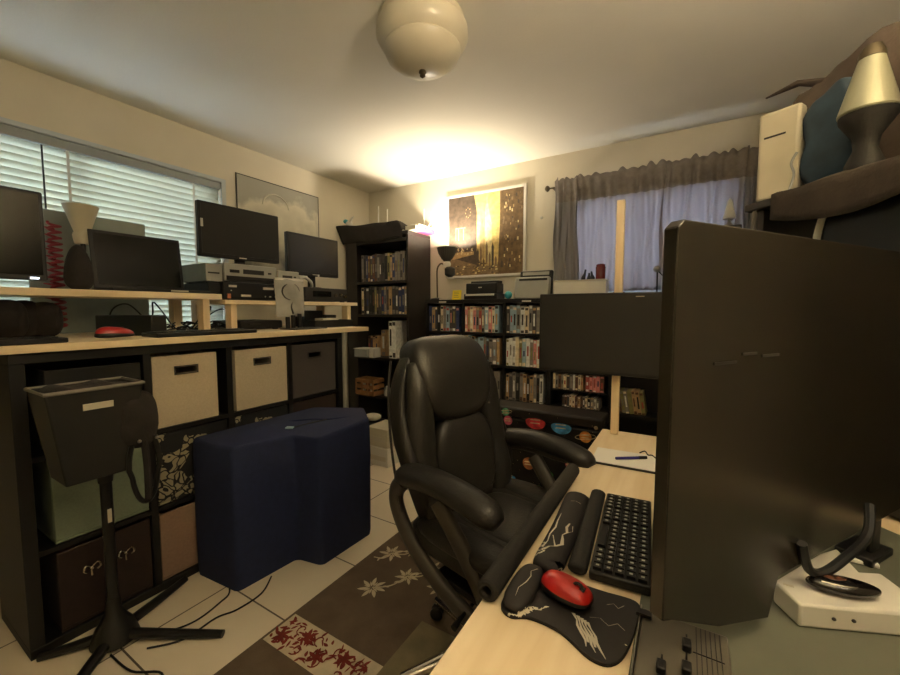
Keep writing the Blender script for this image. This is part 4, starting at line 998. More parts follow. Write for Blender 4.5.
# hanging looped strap
hs = thing('hanging_strap', 'black cloth and looped strap hanging from the stand beside the grey bin', 'strap', (-1.62, .60, .93))
mb = MB()
mb.se((-1.62, .600, .87), (.024, .058, .10), M['darkcloth'], .8, .9, warp=lambda p: (p.x * (1 + .2 * math.sin(p.z * 60 + p.y * 50)), p.y, p.z)); mb.build('cloth', hs)
mb = MB(); pts = [(-1.615, .608 + .046 * math.cos(a) * (1 if math.sin(a) > -.2 else .85), .70 + .125 * math.sin(a)) for a in [i * 2 * PI / 28 for i in range(28)]]
mb.tube(pts, .008, M['plastic'], 8, closed=True, sx=1.2); mb.build('loop', hs)
mb = MB(); mb.tube(spline([(-1.61, .608, .80), (-1.608, .612, .70), (-1.61, .612, .585)], 5), .011, M['darkcloth'], 8); mb.build('centre_strap', hs)
for yy in (.588, .640): MB().se((-1.592, yy, .80), (.006, .006, .006), M['steel'], 1, 1, nu=10, nv=8).build('metal_snap', hs)

for i, p in enumerate([[(-1.74, .62, .006), (-1.68, .68, .005), (-1.645, .76, .005), (-1.66, .86, .005), (-1.70, .93, .005), (-1.90, 1.0, .005)],
                       [(-1.66, .60, .006), (-1.59, .69, .005), (-1.59, .81, .005), (-1.56, .88, .005), (-1.56, .99, .005), (-1.62, 1.08, .006)],
                       [(-1.74, .52, .006), (-1.60, .53, .005), (-1.50, .58, .005), (-1.42, .52, .005), (-1.3, .3, .02)]]):
    cable('floor_cable', ['thin black cable curving from the stand toward the cube shelf', 'black cable curving from the stand to under the navy cover', 'thin cable running over the tiles toward the camera'][i], p, .0035)

# ================================================================== SPACE-PRINT OTTOMAN behind the chair
ot = thing('ottoman', 'black box ottoman with printed colourful planets between chair and bookshelf', 'ottoman', (-.68, 2.25, 0))
OX0, OX1, OY0, OY1, OZ = -1.04, -.34, 2.06, 2.22, .70
B(OX0, OX1, OY0, OY1, .02, OZ - .06, M['black']).build('box_body', ot, bevel=.012)
B(OX0 - .006, OX1 + .006, OY0 - .006, OY1 + .006, OZ - .058, OZ, M['blk2']).build('lid', ot, bevel=.012)
planets = [(-.845, .625, .026, 'pink'), (-.86, .672, .022, 'ring_green'), (-.685, .640, .042, 'red'), (-.545, .634, .040, 'blue'), (-.42, .600, .030, 'orange'), (-.60, .53, .026, 'brown'), (-.37, .655, .010, 'cream'),
           (-.955, .60, .022, 'cream'), (-.935, .50, .03, 'green'), (-.80, .52, .012, 'blue'), (-.88, .42, .03, 'orange2'), (-.72, .40, .034, 'orange2'), (-.60, .36, .02, 'green'), (-.83, .30, .026, 'blue'), (-.50, .44, .02, 'pink'), (-.98, .34, .02, 'cream'), (-.66, .26, .03, 'green'), (-.46, .32, .024, 'orange')]
pc = dict(pink=(.85, .38, .48), ring_green=(.40, .75, .58), red=(.88, .25, .28), blue=(.30, .62, .85), orange=(.88, .58, .25), brown=(.55, .42, .26), cream=(.88, .80, .62), green=(.35, .66, .36), orange2=(.68, .42, .24))
pmats = {k: mat('planet_' + k, v, .8, var=.25, scale=30) for k, v in pc.items()}
for q, (x, z, r_, c) in enumerate(planets):
    mb = MB(); n = 22; yy = OY0 - .0075 - .0002 * q; w = c in ('red', 'blue')
    vs = [(x + r_ * math.cos(2 * PI * i / n) * (1.35 if w else 1), yy, z + r_ * math.sin(2 * PI * i / n) * (.45 if w and math.sin(2 * PI * i / n) > 0 else 1)) for i in range(n)]
    mb.add(vs, [list(range(n))], pmats[c])
    if c in ('ring_green', 'orange'):
        mb.tube([(x + r_ * 1.7 * math.cos(a), yy - .0005, z + r_ * .45 * math.sin(a) + .3 * r_ * math.cos(a)) for a in [i * 2 * PI / 24 for i in range(24)]], .0015, pmats['cream'], 4, closed=True)
    for t in (-.3, .15): mb.add([(x - r_ * .8, yy - .0003, z + t * r_), (x + r_ * .7, yy - .0003, z + t * r_ + .003), (x + r_ * .5, yy - .0003, z + t * r_ + .008), (x - r_ * .6, yy - .0003, z + t * r_ + .006)], [(0, 1, 2, 3)], pmats['cream'])
    mb.build('planet_print', ot, smooth=False)
mb = MB(); rr = random.Random(5)
for i in range(90):
    x, z = rr.uniform(OX0 + .02, OX1 - .02), rr.uniform(.1, .68); t = rr.uniform(.001, .0025)
    mb.add([(x - t, OY0 - .0066, z), (x, OY0 - .0066, z - t), (x + t, OY0 - .0066, z), (x, OY0 - .0066, z + t)], [(0, 1, 2, 3)], pmats['cream'])
o = mb.build('star_print', ot, smooth=False); o['kind'] = 'stuff'
B(OX0 + .02, OX0 + .30, OY0 - .010, OY0 - .0066, .475, .50, M['paper']).build('white_tag', ot)

# ================================================================== OFFICE CHAIR
CH = thing('office_chair', 'black padded leather executive office chair with looped arms on casters', 'office chair', (-.475, 1.135, .012), math.radians(-14))
CH.scale = (.94, .94, .94)
def part(mb, name, dz=.095, dx=0., **k):
    for v in mb.v: v.z += dz; v.x += dx
    return mb.build(name, CH, local=True, **k)
# seat
mb = MB()
def seatw(p):
    z = p.z - .035 * max(0, (p.x - .12) / .14) ** 2 + .02 * (abs(p.y) / .25) ** 3
    return (p.x, p.y, z)
mb.se((.02, 0, .462), (.27, .255, .066), M['leather'], .55, .35, nu=40, nv=18, warp=seatw); part(mb, 'seat', angle=80)
for s in (-1, 1):
    mb = MB(); mb.se((.03, s * .205, .515), (.22, .058, .030), M['leather'], .7, .6, nu=24, nv=12); part(mb, 'seat_side_bolster', angle=80)
mb = MB(); mb.se((.05, 0, .520), (.19, .135, .020), M['leather'], .6, .4, nu=28, nv=12); part(mb, 'seat_top_cushion', angle=80)
# backrest frame: origin at (-.235, 0, .50), leaning back
lean = math.radians(-13)
TB = Matrix.Translation((-.195, 0, .450)) @ Matrix.Rotation(lean, 4, 'Y') @ Matrix.Diagonal((1, 1, .95, 1))
def bwarp(w0=1., topin=.16):
    def f(p):
        t = (p.z + .34) / .68
        s = 1 - topin * max(0, t - .55) / .45 - .10 * max(0, .35 - t) / .35
        return (p.x + .05 * (p.y / .25) ** 2 - .035 * math.sin(PI * min(1, max(0, t))) * 0 + .025 * math.sin(2.2 * PI * t), p.y * s, p.z)
    return f
mb = MB(); mb.se((-.02, 0, .345), (.055, .262, .355), M['leather'], .55, .42, nu=44, nv=28, T=TB, warp=bwarp()); part(mb, 'backrest', angle=80)
def bol(s):
    mb = MB()
    mb.tube([TB @ Vector(p) for p in spline([(.060, s * .168, .045), (.066, s * .186, .14), (.050, s * .190, .26), (.058, s * .182, .40), (.066, s * .176, .52), (.052, s * .160, .62)], 6)],
            [.012] + [.030 + .014 * math.sin(PI * i / 30) for i in range(1, 30)] + [.016], M['leather'], 16, sx=1.25, up=(1, 0, .2))
    part(mb, 'side_bolster', angle=80)
bol(1); bol(-1)
mb = MB(); mb.se((.055, 0, .20), (.040, .150, .205), M['leather'], .6, .5, nu=32, nv=20, T=TB, warp=lambda p: (p.x + .012 * math.sin(p.z * 12), p.y * (1 - .12 * (p.z < -.1)), p.z)); part(mb, 'lumbar_cushion', angle=80)
mb = MB(); mb.se((.046, 0, .550), (.072, .186, .170), M['leather'], .50, .42, nu=36, nv=24, T=TB, warp=lambda p: (p.x - (.040 * ((p.z) / .17) ** 2 if p.z > 0 else -.004), p.y * (1 - .10 * max(0, -p.z / .17)), p.z + (.0 if p.z > 0 else .025 * (p.y / .17) ** 2))); part(mb, 'headrest_cushion', angle=80)
mb = MB()
for s in (-1, 1):
    mb.tube([TB @ Vector(p) for p in spline([(-.01, s * .262, .08), (-.01, s * .268, .3), (-.012, s * .25, .5), (-.015, s * .215, .64)], 6)], .0045, M['leather'], 6)
for i in range(2): mb.tube([TB @ Vector(p) for p in spline([(.074, -.13, .10 + .05 * i), (.085, 0, .095 + .05 * i), (.074, .13, .10 + .05 * i)], 6)], .004, M['leather'], 6)
part(mb, 'piping')
# arms
for s in (-1, 1):
    mb = MB()
    pts = spline([(-.235, s * .258, .668), (-.18, s * .264, .692), (-.08, s * .270, .708), (.05, s * .272, .704), (.140, s * .270, .686), (.178, s * .268, .668)], 5)
    n_ = len(pts); rs = [.018 + .018 * min(1, math.sin(PI * (i + .6) / n_) * 1.8) for i in range(n_)]
    mb.tube(pts, rs, M['leather'], 16, sx=1.3, up=(0, 0, 1)); part(mb, 'arm_pad', angle=80)
    mb = MB()
    loop = spline([(-.225, s * .258, .655), (-.262, s * .258, .61), (-.255, s * .258, .55), (-.19, s * .254, .46), (-.07, s * .246, .375), (.06, s * .238, .325), (.125, s * .236, .325), (.120, s * .240, .40), (.06, s * .248, .50), (.0, s * .256, .58), (-.055, s * .262, .645)], 6)
    mb.tube(loop, .022, M['armp'], 12, sx=1.35, up=(0, s, 0))
    mb.tube(spline([(-.225, s * .258, .650), (-.14, s * .262, .668), (-.05, s * .266, .672), (.03, s * .268, .668), (.08, s * .268, .668)], 5), .016, M['armp'], 10, sx=1.0, up=(0, s, 0))
    part(mb, 'arm_frame', angle=60)
mb = MB(); mb.box(-.10, .10, -.235, .235, .372, .392, M['plastic']); mb.box(-.06, .08, -.07, .07, .33, .372, M['plastic']); part(mb, 'seat_mechanism', bevel=.004)
MB().tube([(.02, -.08, .445), (.05, -.26, .44), (.06, -.31, .435)], [.006, .006, .010], M['plastic'], 8).build('height_lever', CH, local=True)
mb = MB(); mb.lathe([(.001, .10), (.034, .10), (.034, .14), (.027, .15), (.027, .25), (.020, .252), (.020, .425), (.001, .425)], (0, 0, 0), M['plastic'], 20); part(mb, 'gas_column', dz=0, dx=-.06)
mb = MB(); mb.lathe([(.001, .085), (.05, .085), (.052, .13), (.04, .145), (.001, .145)], (0, 0, 0), M['chrome'], 24); part(mb, 'hub', dz=0, dx=-.06)
for k in range(5):
    a = math.radians(172 + 72 * k); c, s_ = math.cos(a), math.sin(a)
    mb = MB()
    mb.tube([(.03 * c, .03 * s_, .118), (.18 * c, .18 * s_, .108), (.325 * c, .325 * s_, .088)], [.026, .022, .015], M['chrome'], 12, sx=1.2, up=(0, 0, 1)); lg = part(mb, 'base_leg', dz=0, dx=-.06)
    ce = Vector((.330 * c - .06, .330 * s_, 0))
    T = Matrix.Translation(ce) @ Matrix.Rotation(a + .7, 4, 'Z')
    cm = MB(); cm.tube([(0, 0, .050), (0, 0, .088)], .007, M['steel'], 8, T=T)
    cm.tube([(-.012, 0, .062), (.010, 0, .050)], .010, M['plastic'], 10, T=T); cs_ = part(cm, 'caster', dz=0)
    for sd in (-1, 1):
        w = MB(); w.lathe([(.001, -.009), (.022, -.009), (.027, -.005), (.027, .005), (.022, .009), (.001, .009)], (0, 0, 0), M['plastic'], 20, T=T @ Matrix.Translation((0, sd * .014, .0275)) @ Matrix.Rotation(PI / 2, 4, 'X'))
        wo = w.build('wheel', CH, local=True); wo.parent = cs_

# ================================================================== RIGHT DESK
DZ = .73
rd = thing('work_desk', 'pine-topped work desk in the right foreground below the huge display', 'desk', (.1, 1.0, 0))
B(-.297, .80, .10, 1.80, DZ - .03, DZ, M['pine_y']).build('desktop', rd, bevel=.002)
for (x, y) in ((-.26, 1.72), (.74, 1.72), (-.26, .16), (.74, .16)):
    B(x - .03, x + .03, y - .03, y + .03, (.013 if x < 0 else 0), DZ - .031, M['pine_z']).build('leg', rd, bevel=.003)
tag(B(-.256, -.226, 1.735, 1.762, DZ + .001, 1.69, M['pine_z']).build('upright_post', bevel=.002), 'upright pine post standing at the far corner of the work desk', 'post')
# foam tube at desk edge
mb = MB(); n = 16; ro, ri = .0205, .008; cx_, cz_ = -.286, .7515
y_a, y_b = .603, 1.225; vs = []
for (yy, rads) in ((y_b, ri), (y_a + .004, ri), (y_a, ri + .003), (y_a, ro - .004), (y_a + .004, ro), (y_b, ro)):
    for j in range(n): w = 2 * PI * j / n; vs.append((cx_ + rads * math.cos(w), yy, cz_ + rads * math.sin(w)))
mb.add(vs, [(i * n + j, i * n + (j + 1) % n, (i + 1) * n + (j + 1) % n, (i + 1) * n + j) for i in range(5) for j in range(n)] + [(5 * n + j, 5 * n + (j + 1) % n, (j + 1) % n, j) for j in range(n)], M['foam'])
tag(mb.build('foam_tube'), 'black foam tube padding along the chair-side edge of the work desk', 'edge padding')
# grey green pad
tag(MB().prism([(-.052, .14), (.66, .14), (.66, 1.0), (.45, 1.27), (.30, 1.44), (.10, 1.20), (-.052, 1.20)], DZ + .0005, DZ + .003, M['padgreen']).build('desk_mat', bevel=.001), 'grey-green desk mat under the huge display', 'desk mat')
# notebook and pen
nb = thing('notepad', 'white open notepad lying on the bare pine near the upright post', 'notepad', (-.19, 1.46, DZ))
mb = MB(); T = Matrix.Translation((-.165, 1.455, DZ + .001)) @ Matrix.Rotation(math.radians(2), 4, 'Z')
mb.box(-.10, .13, -.078, .078, 0, .004, M['paper'], T); mb.build('pages', nb)
mb = MB(); mb.box(-.10, .13, -.085, -.0785, 0, .006, M['plastic2'], T); mb.build('binding', nb)
pn = thing('ink_pen', 'dark blue pen lying on the white notepad', 'pen', (-.14, 1.46, DZ + .006))
d0, d1 = Vector((-.190, 1.428, DZ + .0105)), Vector((-.100, 1.490, DZ + .0105))
MB().tube([d0, d0.lerp(d1, .75)], .0048, M['blue'], 10).build('barrel', pn)
MB().tube([d0.lerp(d1, .755), d1], .0055, M['plastic'], 10).build('cap', pn)
cable('cable', 'small curl of black wire on the notepad next to the pen', [(-.125, 1.535, DZ + .008), (-.110, 1.55, DZ + .012), (-.098, 1.525, DZ + .009), (-.085, 1.53, DZ + .008), (-.07, 1.50, DZ + .008)], .002)
# wrist rest for keyboard
def padpoly(pts, z0, z1, m, name, **k):
    mb = MB(); mb.prism([(p.x, p.y) for p in spline([(x, y, 0) for x, y in pts], 5, True)], z0, z1, m); return mb
wr = thing('wrist_rest', 'black wrist rest with white lightning print beside the long keyboard', 'wrist rest', (-.24, .91, DZ))
mb = MB(); mb.tube(spline([(-.214, .745, DZ + .012), (-.218, .758, DZ + .0155), (-.222, .90, DZ + .0155), (-.233, 1.045, DZ + .0155), (-.233, 1.066, DZ + .010)], 5), [.006, .011] + [.0145] * 17 + [.011, .006], M['vein'], 14, sx=2.15, up=(0, 0, 1))
ST = M['label']
def streak(mb, pts, z, w):
    """jagged flat printed streak following the pad surface"""
    n = len(pts); vs = []
    for i, (x, y) in enumerate(pts):
        ww = w * (.35 + 1.2 * abs(math.sin(i * 2.3 + 1))) * (1 - .5 * i / n)
        zz = z(x, y) if callable(z) else z
        vs += [(x - ww, y, zz), (x + ww, y + ww * .3, zz)]
    mb.add(vs, [(2 * i, 2 * i + 1, 2 * i + 3, 2 * i + 2) for i in range(n - 1)], ST)
def wz(x, y):
    xc = -.220 - .04 * max(0, y - .80) ; q = min(.97, abs(x - xc) / .0312)
    return DZ + .0155 + .0148 * math.sqrt(1 - q * q) + .0008
for p_, w_ in (([(-.236, .765), (-.226, .78), (-.216, .785), (-.206, .80), (-.210, .82), (-.214, .835), (-.208, .85), (-.214, .87), (-.212, .89)], .003),
               ([(-.240, .775), (-.236, .80), (-.240, .83), (-.236, .86), (-.240, .89), (-.242, .93)], .0016), ([(-.216, .785), (-.226, .81), (-.232, .825)], .0014), ([(-.208, .85), (-.20, .865), (-.204, .885)], .0012),
               ([(-.236, 1.0), (-.226, 1.005), (-.212, 1.0)], .0012)):
    mb.v and streak(mb, p_, wz, w_)
mb.build('padded_bar', wr, angle=70)
# mouse pad
mpd = thing('mouse_pad', 'black mouse pad with white lightning print and raised wrist cushion', 'mouse pad', (-.16, .66, DZ))
mpoly = [(-.263, .64), (-.264, .70), (-.256, .733), (-.238, .738), (-.215, .733), (-.12, .733), (-.058, .736), (-.050, .70), (-.058, .62), (-.075, .583), (-.105, .578), (-.155, .603), (-.205, .606), (-.235, .592), (-.258, .604)]
padpoly(mpoly, DZ + .003, DZ + .007, M['vein'], 'x').build('pad_surface', mpd, bevel=.001)
mb = MB(); mb.se((-.238, .664, DZ + .012), (.025, .066, .012), M['vein'], .8, .7, nu=28, nv=14); mb.build('wrist_cushion', mpd, angle=80)
padpoly([(x, y) for x, y in mpoly], DZ + .0008, DZ + .0028, M['foam'], 'x').build('pad_base', mpd)
mb = MB(); rr = random.Random(12)
for i in range(5):
    x0 = -.146 + .0065 * i
    streak(mb, [(x0 + .007 * k + .002 * math.sin(k * 2.1 + i), .650 - .0115 * k - .002 * i) for k in range(6 - (i % 2))], DZ + .0076 + .00004 * i, .0022)
mb.build('lightning_print', mpd); mb = MB()
streak(mb, [(-.205, .733), (-.192, .722), (-.180, .727), (-.186, .712), (-.176, .704)], DZ + .0077, .0035)
mb.build('lightning_print', mpd); mb = MB()
streak(mb, [(-.120, .655), (-.105, .662), (-.09, .652), (-.078, .664), (-.066, .655)], DZ + .0077, .0006)
mb.build('lightning_print', mpd); mb = MB()
streak(mb, [(-.10, .70), (-.09, .708), (-.082, .70), (-.074, .712)], DZ + .0077, .0006)
def cz(x, y): return DZ + .012 + .0122 * (1 - min(.95, ((x + .238) / .025) ** 2)) ** .35 * (1 - min(.95, ((y - .664) / .066) ** 2)) ** .35 + .0006
mb.build('lightning_print', mpd); mb = MB()
streak(mb, [(-.228, .71), (-.236, .695), (-.231, .68), (-.233, .66), (-.240, .64), (-.238, .62)], cz, .0008)
mb.build('lightning_print', mpd)
mouse('red computer mouse with black underside on the lightning-print mouse pad', (-.166, .680, DZ + .007), math.radians(-8), .092, .056, .036)
# keyboard
kb = thing('long_keyboard', 'long black keyboard with padded palm bar beside the red mouse', 'keyboard', (-.116, .945, DZ), math.radians(4.0))
K0, K1 = -.185, .180
MB().box(-.040, .068, K0, K1, .002, .020, M['plastic']).build('keyboard_body', kb, local=True, bevel=.004)
MB().tube([(-.062, K0, .013), (-.062, K0 + .006, .014), (-.062, K1 - .006, .014), (-.062, K1, .013)], [.008, .0125, .0125, .008], M['foam'], 14, sx=1.5, up=(0, 0, 1)).build('palm_bar', kb, local=True, angle=70)
keyb = MB().box(-.0075, .0075, -.0072, .0072, 0, .0065, M['key']); keyb.box(-.003, .003, -.001, .0035, .0065, .0068, M['legend'])
kproto = None; cnt = 0
for r_ in range(5):
    y = K0 + .016; c = 0
    while y < K1 - .014 and cnt < 96:
        gap = .006 if c in (11, 14) else 0
        y += gap
        if not (r_ == 0 and 4 <= c <= 9):
            if kproto is None:
                kproto = keyb.build('key', kb, local=True); o = kproto
            else:
                o = kproto.copy(); COL.objects.link(o); o.parent = kb
            o.location = (-.026 + r_ * .0198, y, .0195); cnt += 1
        elif c == 6:
            MB().box(-.034, -.019, y - .035, y + .05, .0195, .026, M['key']).build('space_bar', kb, local=True)
        y += .0182; c += 1
B(-.041, -.0395, -.03, -.024, .010, .014, M['label']).build('logo', kb, local=True)

# mixer on the mat
mx = thing('audio_mixer', 'grey fader mixer partly cut off at the bottom edge of the photo', 'mixer', (.02, .55, DZ + .003))
mixg = mat('mixer_grey', (.36, .34, .30), .45, var=.04)
B(-.045, .072, .36, .700, DZ + .0035, DZ + .026, mixg).build('mixer_body', mx, bevel=.003)
B(-.0475, -.0455, .36, .700, DZ + .0035, DZ + .030, M['steel']).build('edge_strip', mx)
B(-.052, -.030, .672, .684, DZ + .0285, DZ + .034, M['plastic']).build('slot_cover', mx)
for i in range(6):
    x = .030 + i * .006; B(x, x + .0012, .38, .695, DZ + .0262, DZ + .0268, M['plastic']).build('scale_line', mx)
for y in (.46, .52, .58, .64): B(.026, .064, y, y + .0015, DZ + .0262, DZ + .0270, M['plastic']).build('scale_line', mx)
for (x, y) in ((-.012, .583), (.018, .598), (.018, .642), (.018, .54), (-.012, .50)):
    B(x - .0012, x + .0012, y - .03, y + .03, DZ + .0262, DZ + .0268, M['cable']).build('fader_slot', mx)
    k = MB(); k.box(x - .006, x + .006, y - .009, y + .009, DZ + .0268, DZ + .038, M['plastic']); k.build('fader_knob', mx, bevel=.002)
    B(x - .001, x + .001, y + .0095, y + .016, DZ + .0262, DZ + .0275, M['white']).build('fader_mark', mx)

# white console box with dark case on top
ro_ = thing('media_box', 'flat white angular plastic box on the grey-green mat', 'media box', (.25, .92, DZ + .003))
poly = [(.150, .863), (.176, .813), (.306, .869), (.345, .90), (.333, .955), (.320, .989), (.288, .974), (.276, 1.050), (.242, 1.010)]
MB().prism(poly, DZ + .004, DZ + .043, M['white']).build('case', ro_, bevel=.004)
B(.162, .176, .858, .862, DZ + .0433, DZ + .0439, M['label']).build('edge_label', ro_)
for t_ in (.35, .55):
    x = .176 + .13 * t_; y = .813 + .056 * t_ - .0008
    MB().se((x, y - .0005, DZ + .024), (.003, .002, .003), M['plastic2'], 1, 1, nu=10, nv=8).build('port', ro_)
gc = thing('glasses_case', 'glossy dark pointed oval case lying on the white box', 'case', (.245, .885, DZ + .0435))
T = Matrix.Translation((.243, .884, DZ + .0555)) @ Matrix.Rotation(math.radians(15), 4, 'Z')
gl = mat('dark_gloss', (.10, .085, .075), .18, var=.1, coat=.5)
MB().se((0, 0, 0), (.052, .022, .0115), gl, .9, 1.15, nu=32, nv=16, T=T).build('case_shell', gc, angle=80)
MB().se((-.008, .002, .008), (.020, .010, .0045), mat('amber_inlay', (.35, .22, .16), .25, var=.4, scale=90), .9, 1., nu=20, nv=10, T=T).build('amber_inlay', gc, angle=80)
MB().tube([T @ Vector(p) for p in spline([(-.034, -.009, .0075), (-.005, -.0165, .0085), (.030, -.009, .0065)], 5)], .0012, M['steel'], 6).build('metal_trim', gc)
cable('thick_cable', 'thick black cable looping down from the huge display onto the white box', [(.295, .975, .90), (.283, .935, .86), (.252, .915, .82), (.222, .893, .797), (.200, .878, .80), (.186, .856, .835), (.180, .846, .86)], .0075)
tag(B(.30, .35, 1.085, 1.13, DZ + .0035, DZ + .012, M['paper']).build('paper_packet', bevel=.002), 'small white packet on the mat behind the white box', 'packet')

# ================================================================== HUGE DISPLAY (seen from behind)
hd = thing('large_display', 'huge black display filling the right foreground, seen from behind', 'display', (-.012, .565, DZ), math.atan2(.835, .55))
# local: x along the panel, y left of it (towards the desk user), z up ; camera side is -y
W_ = .80; zT, zB = 1.360 - DZ, .818 - DZ
prof = [(0, zB + .022), (.02, .835 - DZ), (.127, .786 - DZ), (.262, .752 - DZ), (.286, zB - .004), (W_, zB), (W_, zT + .004), (.012, zT + .002), (0, zT - .008)]
def slab(poly, y0, y1, m):
    mb = MB(); n = len(poly)
    a = sum(poly[i][0] * poly[(i + 1) % n][1] - poly[(i + 1) % n][0] * poly[i][1] for i in range(n))
    if a < 0: poly = poly[::-1]
    vs = [(x, y0, z) for x, z in poly] + [(x, y1, z) for x, z in poly]
    mb.add(vs, [list(range(n)), list(range(n, 2 * n))[::-1]] + [(i, n + i, n + (i + 1) % n, (i + 1) % n) for i in range(n)], m)
    return mb
slab(prof, .0, .020, M['tvback']).build('back_shell', hd, local=True, bevel=.002)
slab([(.004, zB + .03), (W_ - .004, zB + .004), (W_ - .004, zT - .004), (.004, zT - .010)], .0202, .0225, M['plastic']).build('front_bezel', hd, local=True, bevel=.004)
MB().box(.012, W_ - .012, .0227, .0236, zB + .04, zT - .015, M['screen']).build('screen', hd, local=True)
MB().box(.62, .72, -.01, .05, 0.004, .02, M['plastic']).box(.65, .69, .002, .012, .02, .10, M['plastic']).build('stand_foot', hd, local=True, bevel=.003)
mk = MB()
for (a, b, c) in ((.085, .445, .05), (.15, .455, .035), (.20, .45, .045)): mk.box(a, a + c, -.0016, -.0002, b, b + .004, M['plastic2'])
mk.build('moulded_mark', hd, local=True)

# flat wall display on the post
fd = thing('post_display', 'flat black display mounted on the pine post, partly hidden by the huge display', 'monitor', (-.27, 1.70, .98))
B(-.553, .03, 1.690, 1.712, .985, 1.318, M['plastic']).build('housing', fd, bevel=.004)
B(-.545, .022, 1.6885, 1.6897, .998, 1.309, M['screenm']).build('screen', fd)
B(-.30, -.19, 1.7125, 1.7345, 1.09, 1.21, M['plastic']).build('mount_plate', fd, bevel=.003)
B(-.17, -.14, 1.687, 1.6883, 1.300, 1.303, M['label']).build('logo', fd)

# ================================================================== HUTCH on the right with clutter
hv_ = Vector((.27, -.33, 0)).normalized(); ang = math.atan2(hv_.y, hv_.x)     # shelf runs along hv_, depth to its left
hu = thing('hutch_shelf', 'dark hutch shelf above the right end of the work desk, loaded with clutter', 'shelf', (.16, 1.72, DZ), ang)
SZ = 1.61 - DZ
MB().box(0, .86, 0, .30, SZ - .025, SZ, M['blk2']).build('shelf_board', hu, local=True, bevel=.003)
MB().box(.03, .055, .02, .24, .001, SZ - .026, M['blk2']).build('side_panel', hu, local=True, bevel=.002)
MB().box(.805, .83, .02, .24, .001, SZ - .026, M['blk2']).build('side_panel', hu, local=True, bevel=.002)
MB().tube([(.045, -.004, .02), (.045, -.004, SZ - .03)], .006, M['steel'], 8).build('edge_strip', hu, local=True)
def on_hutch(name, label, cat, lx, ly, lz=SZ, rz=0., group=None):
    p = Vector((.16, 1.72, 0)) + Matrix.Rotation(ang, 3, 'Z') @ Vector((lx, ly, 0))
    return thing(name, label, cat, (p.x, p.y, DZ + lz), ang + rz, group)
bc = on_hutch('black_cabinet', 'black case with a curved grey edge between hutch shelf and huge display', 'cabinet', .44, .13, 0.0005)
MB().box(-.205, .33, -.13, .10, .001, SZ - .03, M['plastic']).build('body', bc, local=True, bevel=.03, seg=4)
mb = MB(); mb.tube(spline([(-.150, -.134, SZ - .045), (-.180, -.134, SZ - .10), (-.195, -.134, SZ - .18), (-.198, -.134, SZ - .3), (-.198, -.134, SZ - .5)], 6), .009, M['silver'], 8); mb.build('curved_trim', bc, local=True)
bn = on_hutch('white_binder', 'upright white box with a thin dark line of print on the hutch shelf', 'box', .075, .050, rz=math.radians(22))
MB().box(-.056, .056, -.026, .026, .001, .285, M['ivory']).build('box_body', bn, local=True, bevel=.010)
MB().box(-.038, .020, -.0268, -.0262, .200, .206, M['plastic2']).build('print_line', bn, local=True)
MB().tube(spline([(.035, -.030, .005), (.050, -.034, .06), (.040, -.03, .10), (.054, -.032, .13)], 5), .004, M['clear'], 6).build('plastic_strap', bn, local=True)
bg = on_hutch('blue_bag', 'crumpled blue bag between the white box and the cone lamp', 'bag', .195, .090)
def crum(p): return (p.x * (1 + .14 * math.sin(p.z * 46 + p.y * 60)), p.y * (1 + .10 * math.sin(p.z * 33 + p.x * 41)), p.z + .012 * math.sin(p.x * 50))
MB().se((0, 0, .152), (.072, .035, .145), M['bluebag'], .55, .6, nu=36, nv=26, warp=crum).build('bag_body', bg, local=True, angle=80)
cnl = on_hutch('cone_lamp', 'silver-green cone-shaped lamp with dark base and cap on the hutch shelf', 'lamp', .335, .02)
cm_ = mat('pale_metal_green', (.68, .68, .58), .3, .3, var=.03)
MB().lathe([(.001, .001), (.038, .001), (.040, .02), (.024, .06), (.028, .09), (.056, .135), (.057, .148), (.001, .148)], (0, 0, 0), M['foam'], 30).build('base', cnl, local=True)
MB().lathe([(.001, .149), (.058, .149), (.060, .154), (.026, .286), (.001, .286)], (0, 0, 0), cm_, 36).build('cone_body', cnl, local=True)
MB().lathe([(.001, .287), (.027, .287), (.026, .30), (.018, .318), (.001, .324)], (0, 0, 0), M['bronze'], 24).build('cap', cnl, local=True)
# brown cloth heap behind
fb = on_hutch('cloth_heap', 'heap of brown-grey cloth piled behind the white box and blue bag', 'cloth', .30, .195)
mb = MB(); rr = random.Random(6); nn = 30
hp = [(-.34, .26), (-.31, .34), (-.26, .385), (-.18, .41), (-.06, .44), (.0, .45), (.06, .50), (.12, .51), (.20, .47), (.30, .40), (.42, .30)]
def hgt(x):
    for (a, b), (c, d) in zip(hp, hp[1:]):
        if a <= x <= c: t = (x - a) / (c - a); return b + (d - b) * t
    return .2
vs = []
for k in range(17):
    v = k / 16; a = PI * v
    for i in range(nn + 1):
        x = -.345 + .755 * i / nn; hh = hgt(x)
        vs.append((x + .006 * math.sin(20 * v + i), -.055 * math.cos(a) + .012 * math.sin(i * .9 + 6 * v), .002 + max(0, hh * math.sin(a) ** .45 + .010 * math.sin(i * 1.3 + v * 14) * math.sin(a))))
W = nn + 1
fs = [(k * W + i, k * W + i + 1, (k + 1) * W + i + 1, (k + 1) * W + i) for k in range(16) for i in range(nn)]
fs += [[k * W for k in range(17)], [k * W + nn for k in range(17)][::-1]]
mb.add(vs, fs, M['browncloth'])
mb.tube([(-.20, 0, .37), (-.29, -.02, .415), (-.40, -.03, .42)], [.02, .012, .003], M['browncloth'], 8, sx=.5)
mb.build('cloth_mass', fb, local=True, angle=80)
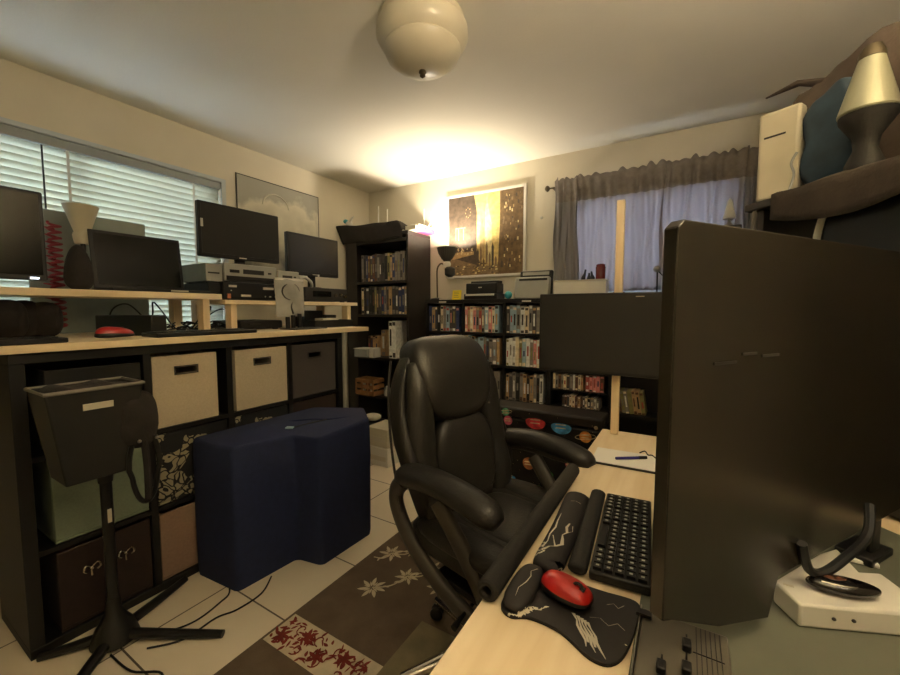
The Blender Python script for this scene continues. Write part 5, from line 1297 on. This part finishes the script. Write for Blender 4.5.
# cloth draped from the shelf front
dp = on_hutch('draped_cloth', 'dark cloth hanging over the front edge of the hutch shelf', 'cloth', .35, -.02, SZ + .0)
mb = MB(); vs = []
for k in range(9):
    for i in range(31):
        u, v = i / 30, k / 8
        x = -.22 + .70 * u; y = .10 - .115 * min(1, v * 2.2) + .004 * math.sin(24 * u) ; z = .004 + .003 * math.sin(17 * u + 3) * (v < .4) + (-.085 - .03 * math.sin(6 * u)) * max(0, (v - .45) / .55)
        vs.append((x, y, z + .002))
mb.add(vs, [(k * 31 + i, k * 31 + i + 1, (k + 1) * 31 + i + 1, (k + 1) * 31 + i) for k in range(8) for i in range(30)], M['darkbrown'])
mb.build('cloth_drape', dp, local=True, solid=.003, angle=80)
wt = on_hutch('white_tray', 'white flat tray at the right edge of the photo on the hutch shelf', 'tray', .56, .10)
MB().box(-.12, .16, -.09, .035, .012, .032, M['white']).build('tray_body', wt, local=True, bevel=.005)
db = on_hutch('dark_carton', 'dark carton on the white tray at the right edge of the photo', 'carton', .62, .10, SZ + .0325)
MB().box(-.13, .12, -.07, .03, .001, .22, M['blk2']).build('carton_body', db, local=True, bevel=.006)

# ================================================================== LIGHT, WORLD, CAMERA
L = bpy.data.lights.new('gooseneck_bulb_light', 'POINT'); L.energy = 21; L.color = (1., .87, .68); L.shadow_soft_size = .035
lo = bpy.data.objects.new('gooseneck_bulb_light', L); COL.objects.link(lo); lo.location = (LX, LY, 1.738)
fl = thing('added_fill_lamp', 'added fill lamp with upturned bowl, unseen behind the viewpoint', 'lamp', (.66, .42, 0))  # lamp added out of view to give warm fill on the right
MB().lathe([(.001, 0), (.13, 0), (.13, .015), (.02, .03), (.001, .03)], (.66, .42, .0005), M['plastic'], 28).build('lamp_base', fl)
MB().tube([(.66, .42, .03), (.66, .42, 1.72)], .012, M['bronze'], 12).build('pole', fl)
MB().lathe([(.02, 1.72), (.09, 1.76), (.17, 1.86), (.165, 1.86), (.08, 1.775), (.02, 1.74)], (.66, .42, 0), M['ivory'], 32, caps=False).build('bowl_shade', fl)
L2 = bpy.data.lights.new('added_fill_light', 'POINT'); L2.energy = 27; L2.color = (1., .85, .66); L2.shadow_soft_size = .05  # fill light of the added lamp
l2 = bpy.data.objects.new('added_fill_light', L2); COL.objects.link(l2); l2.location = (.66, .42, 1.81)
W0 = bpy.data.worlds.new('daylight'); SC.world = W0; W0.use_nodes = True
bgn = W0.node_tree.nodes['Background']; bgn.inputs[0].default_value = (.80, .90, 1., 1); bgn.inputs[1].default_value = 3.8
cam = bpy.data.cameras.new('camera'); co = bpy.data.objects.new('camera', cam); COL.objects.link(co)
cam.sensor_width = 36; cam.lens = 394.0 / 900 * 36; cam.clip_start = .02
co.location = (0, 0, 1.25); co.rotation_euler = (math.radians(90 - 4.03), 0, math.radians(30.9))
SC.camera = co
SC.view_settings.view_transform = 'Standard'; SC.view_settings.look = 'None'; SC.view_settings.gamma = 1
SC.view_settings.exposure = 1.72
SC.view_settings.use_curve_mapping = False
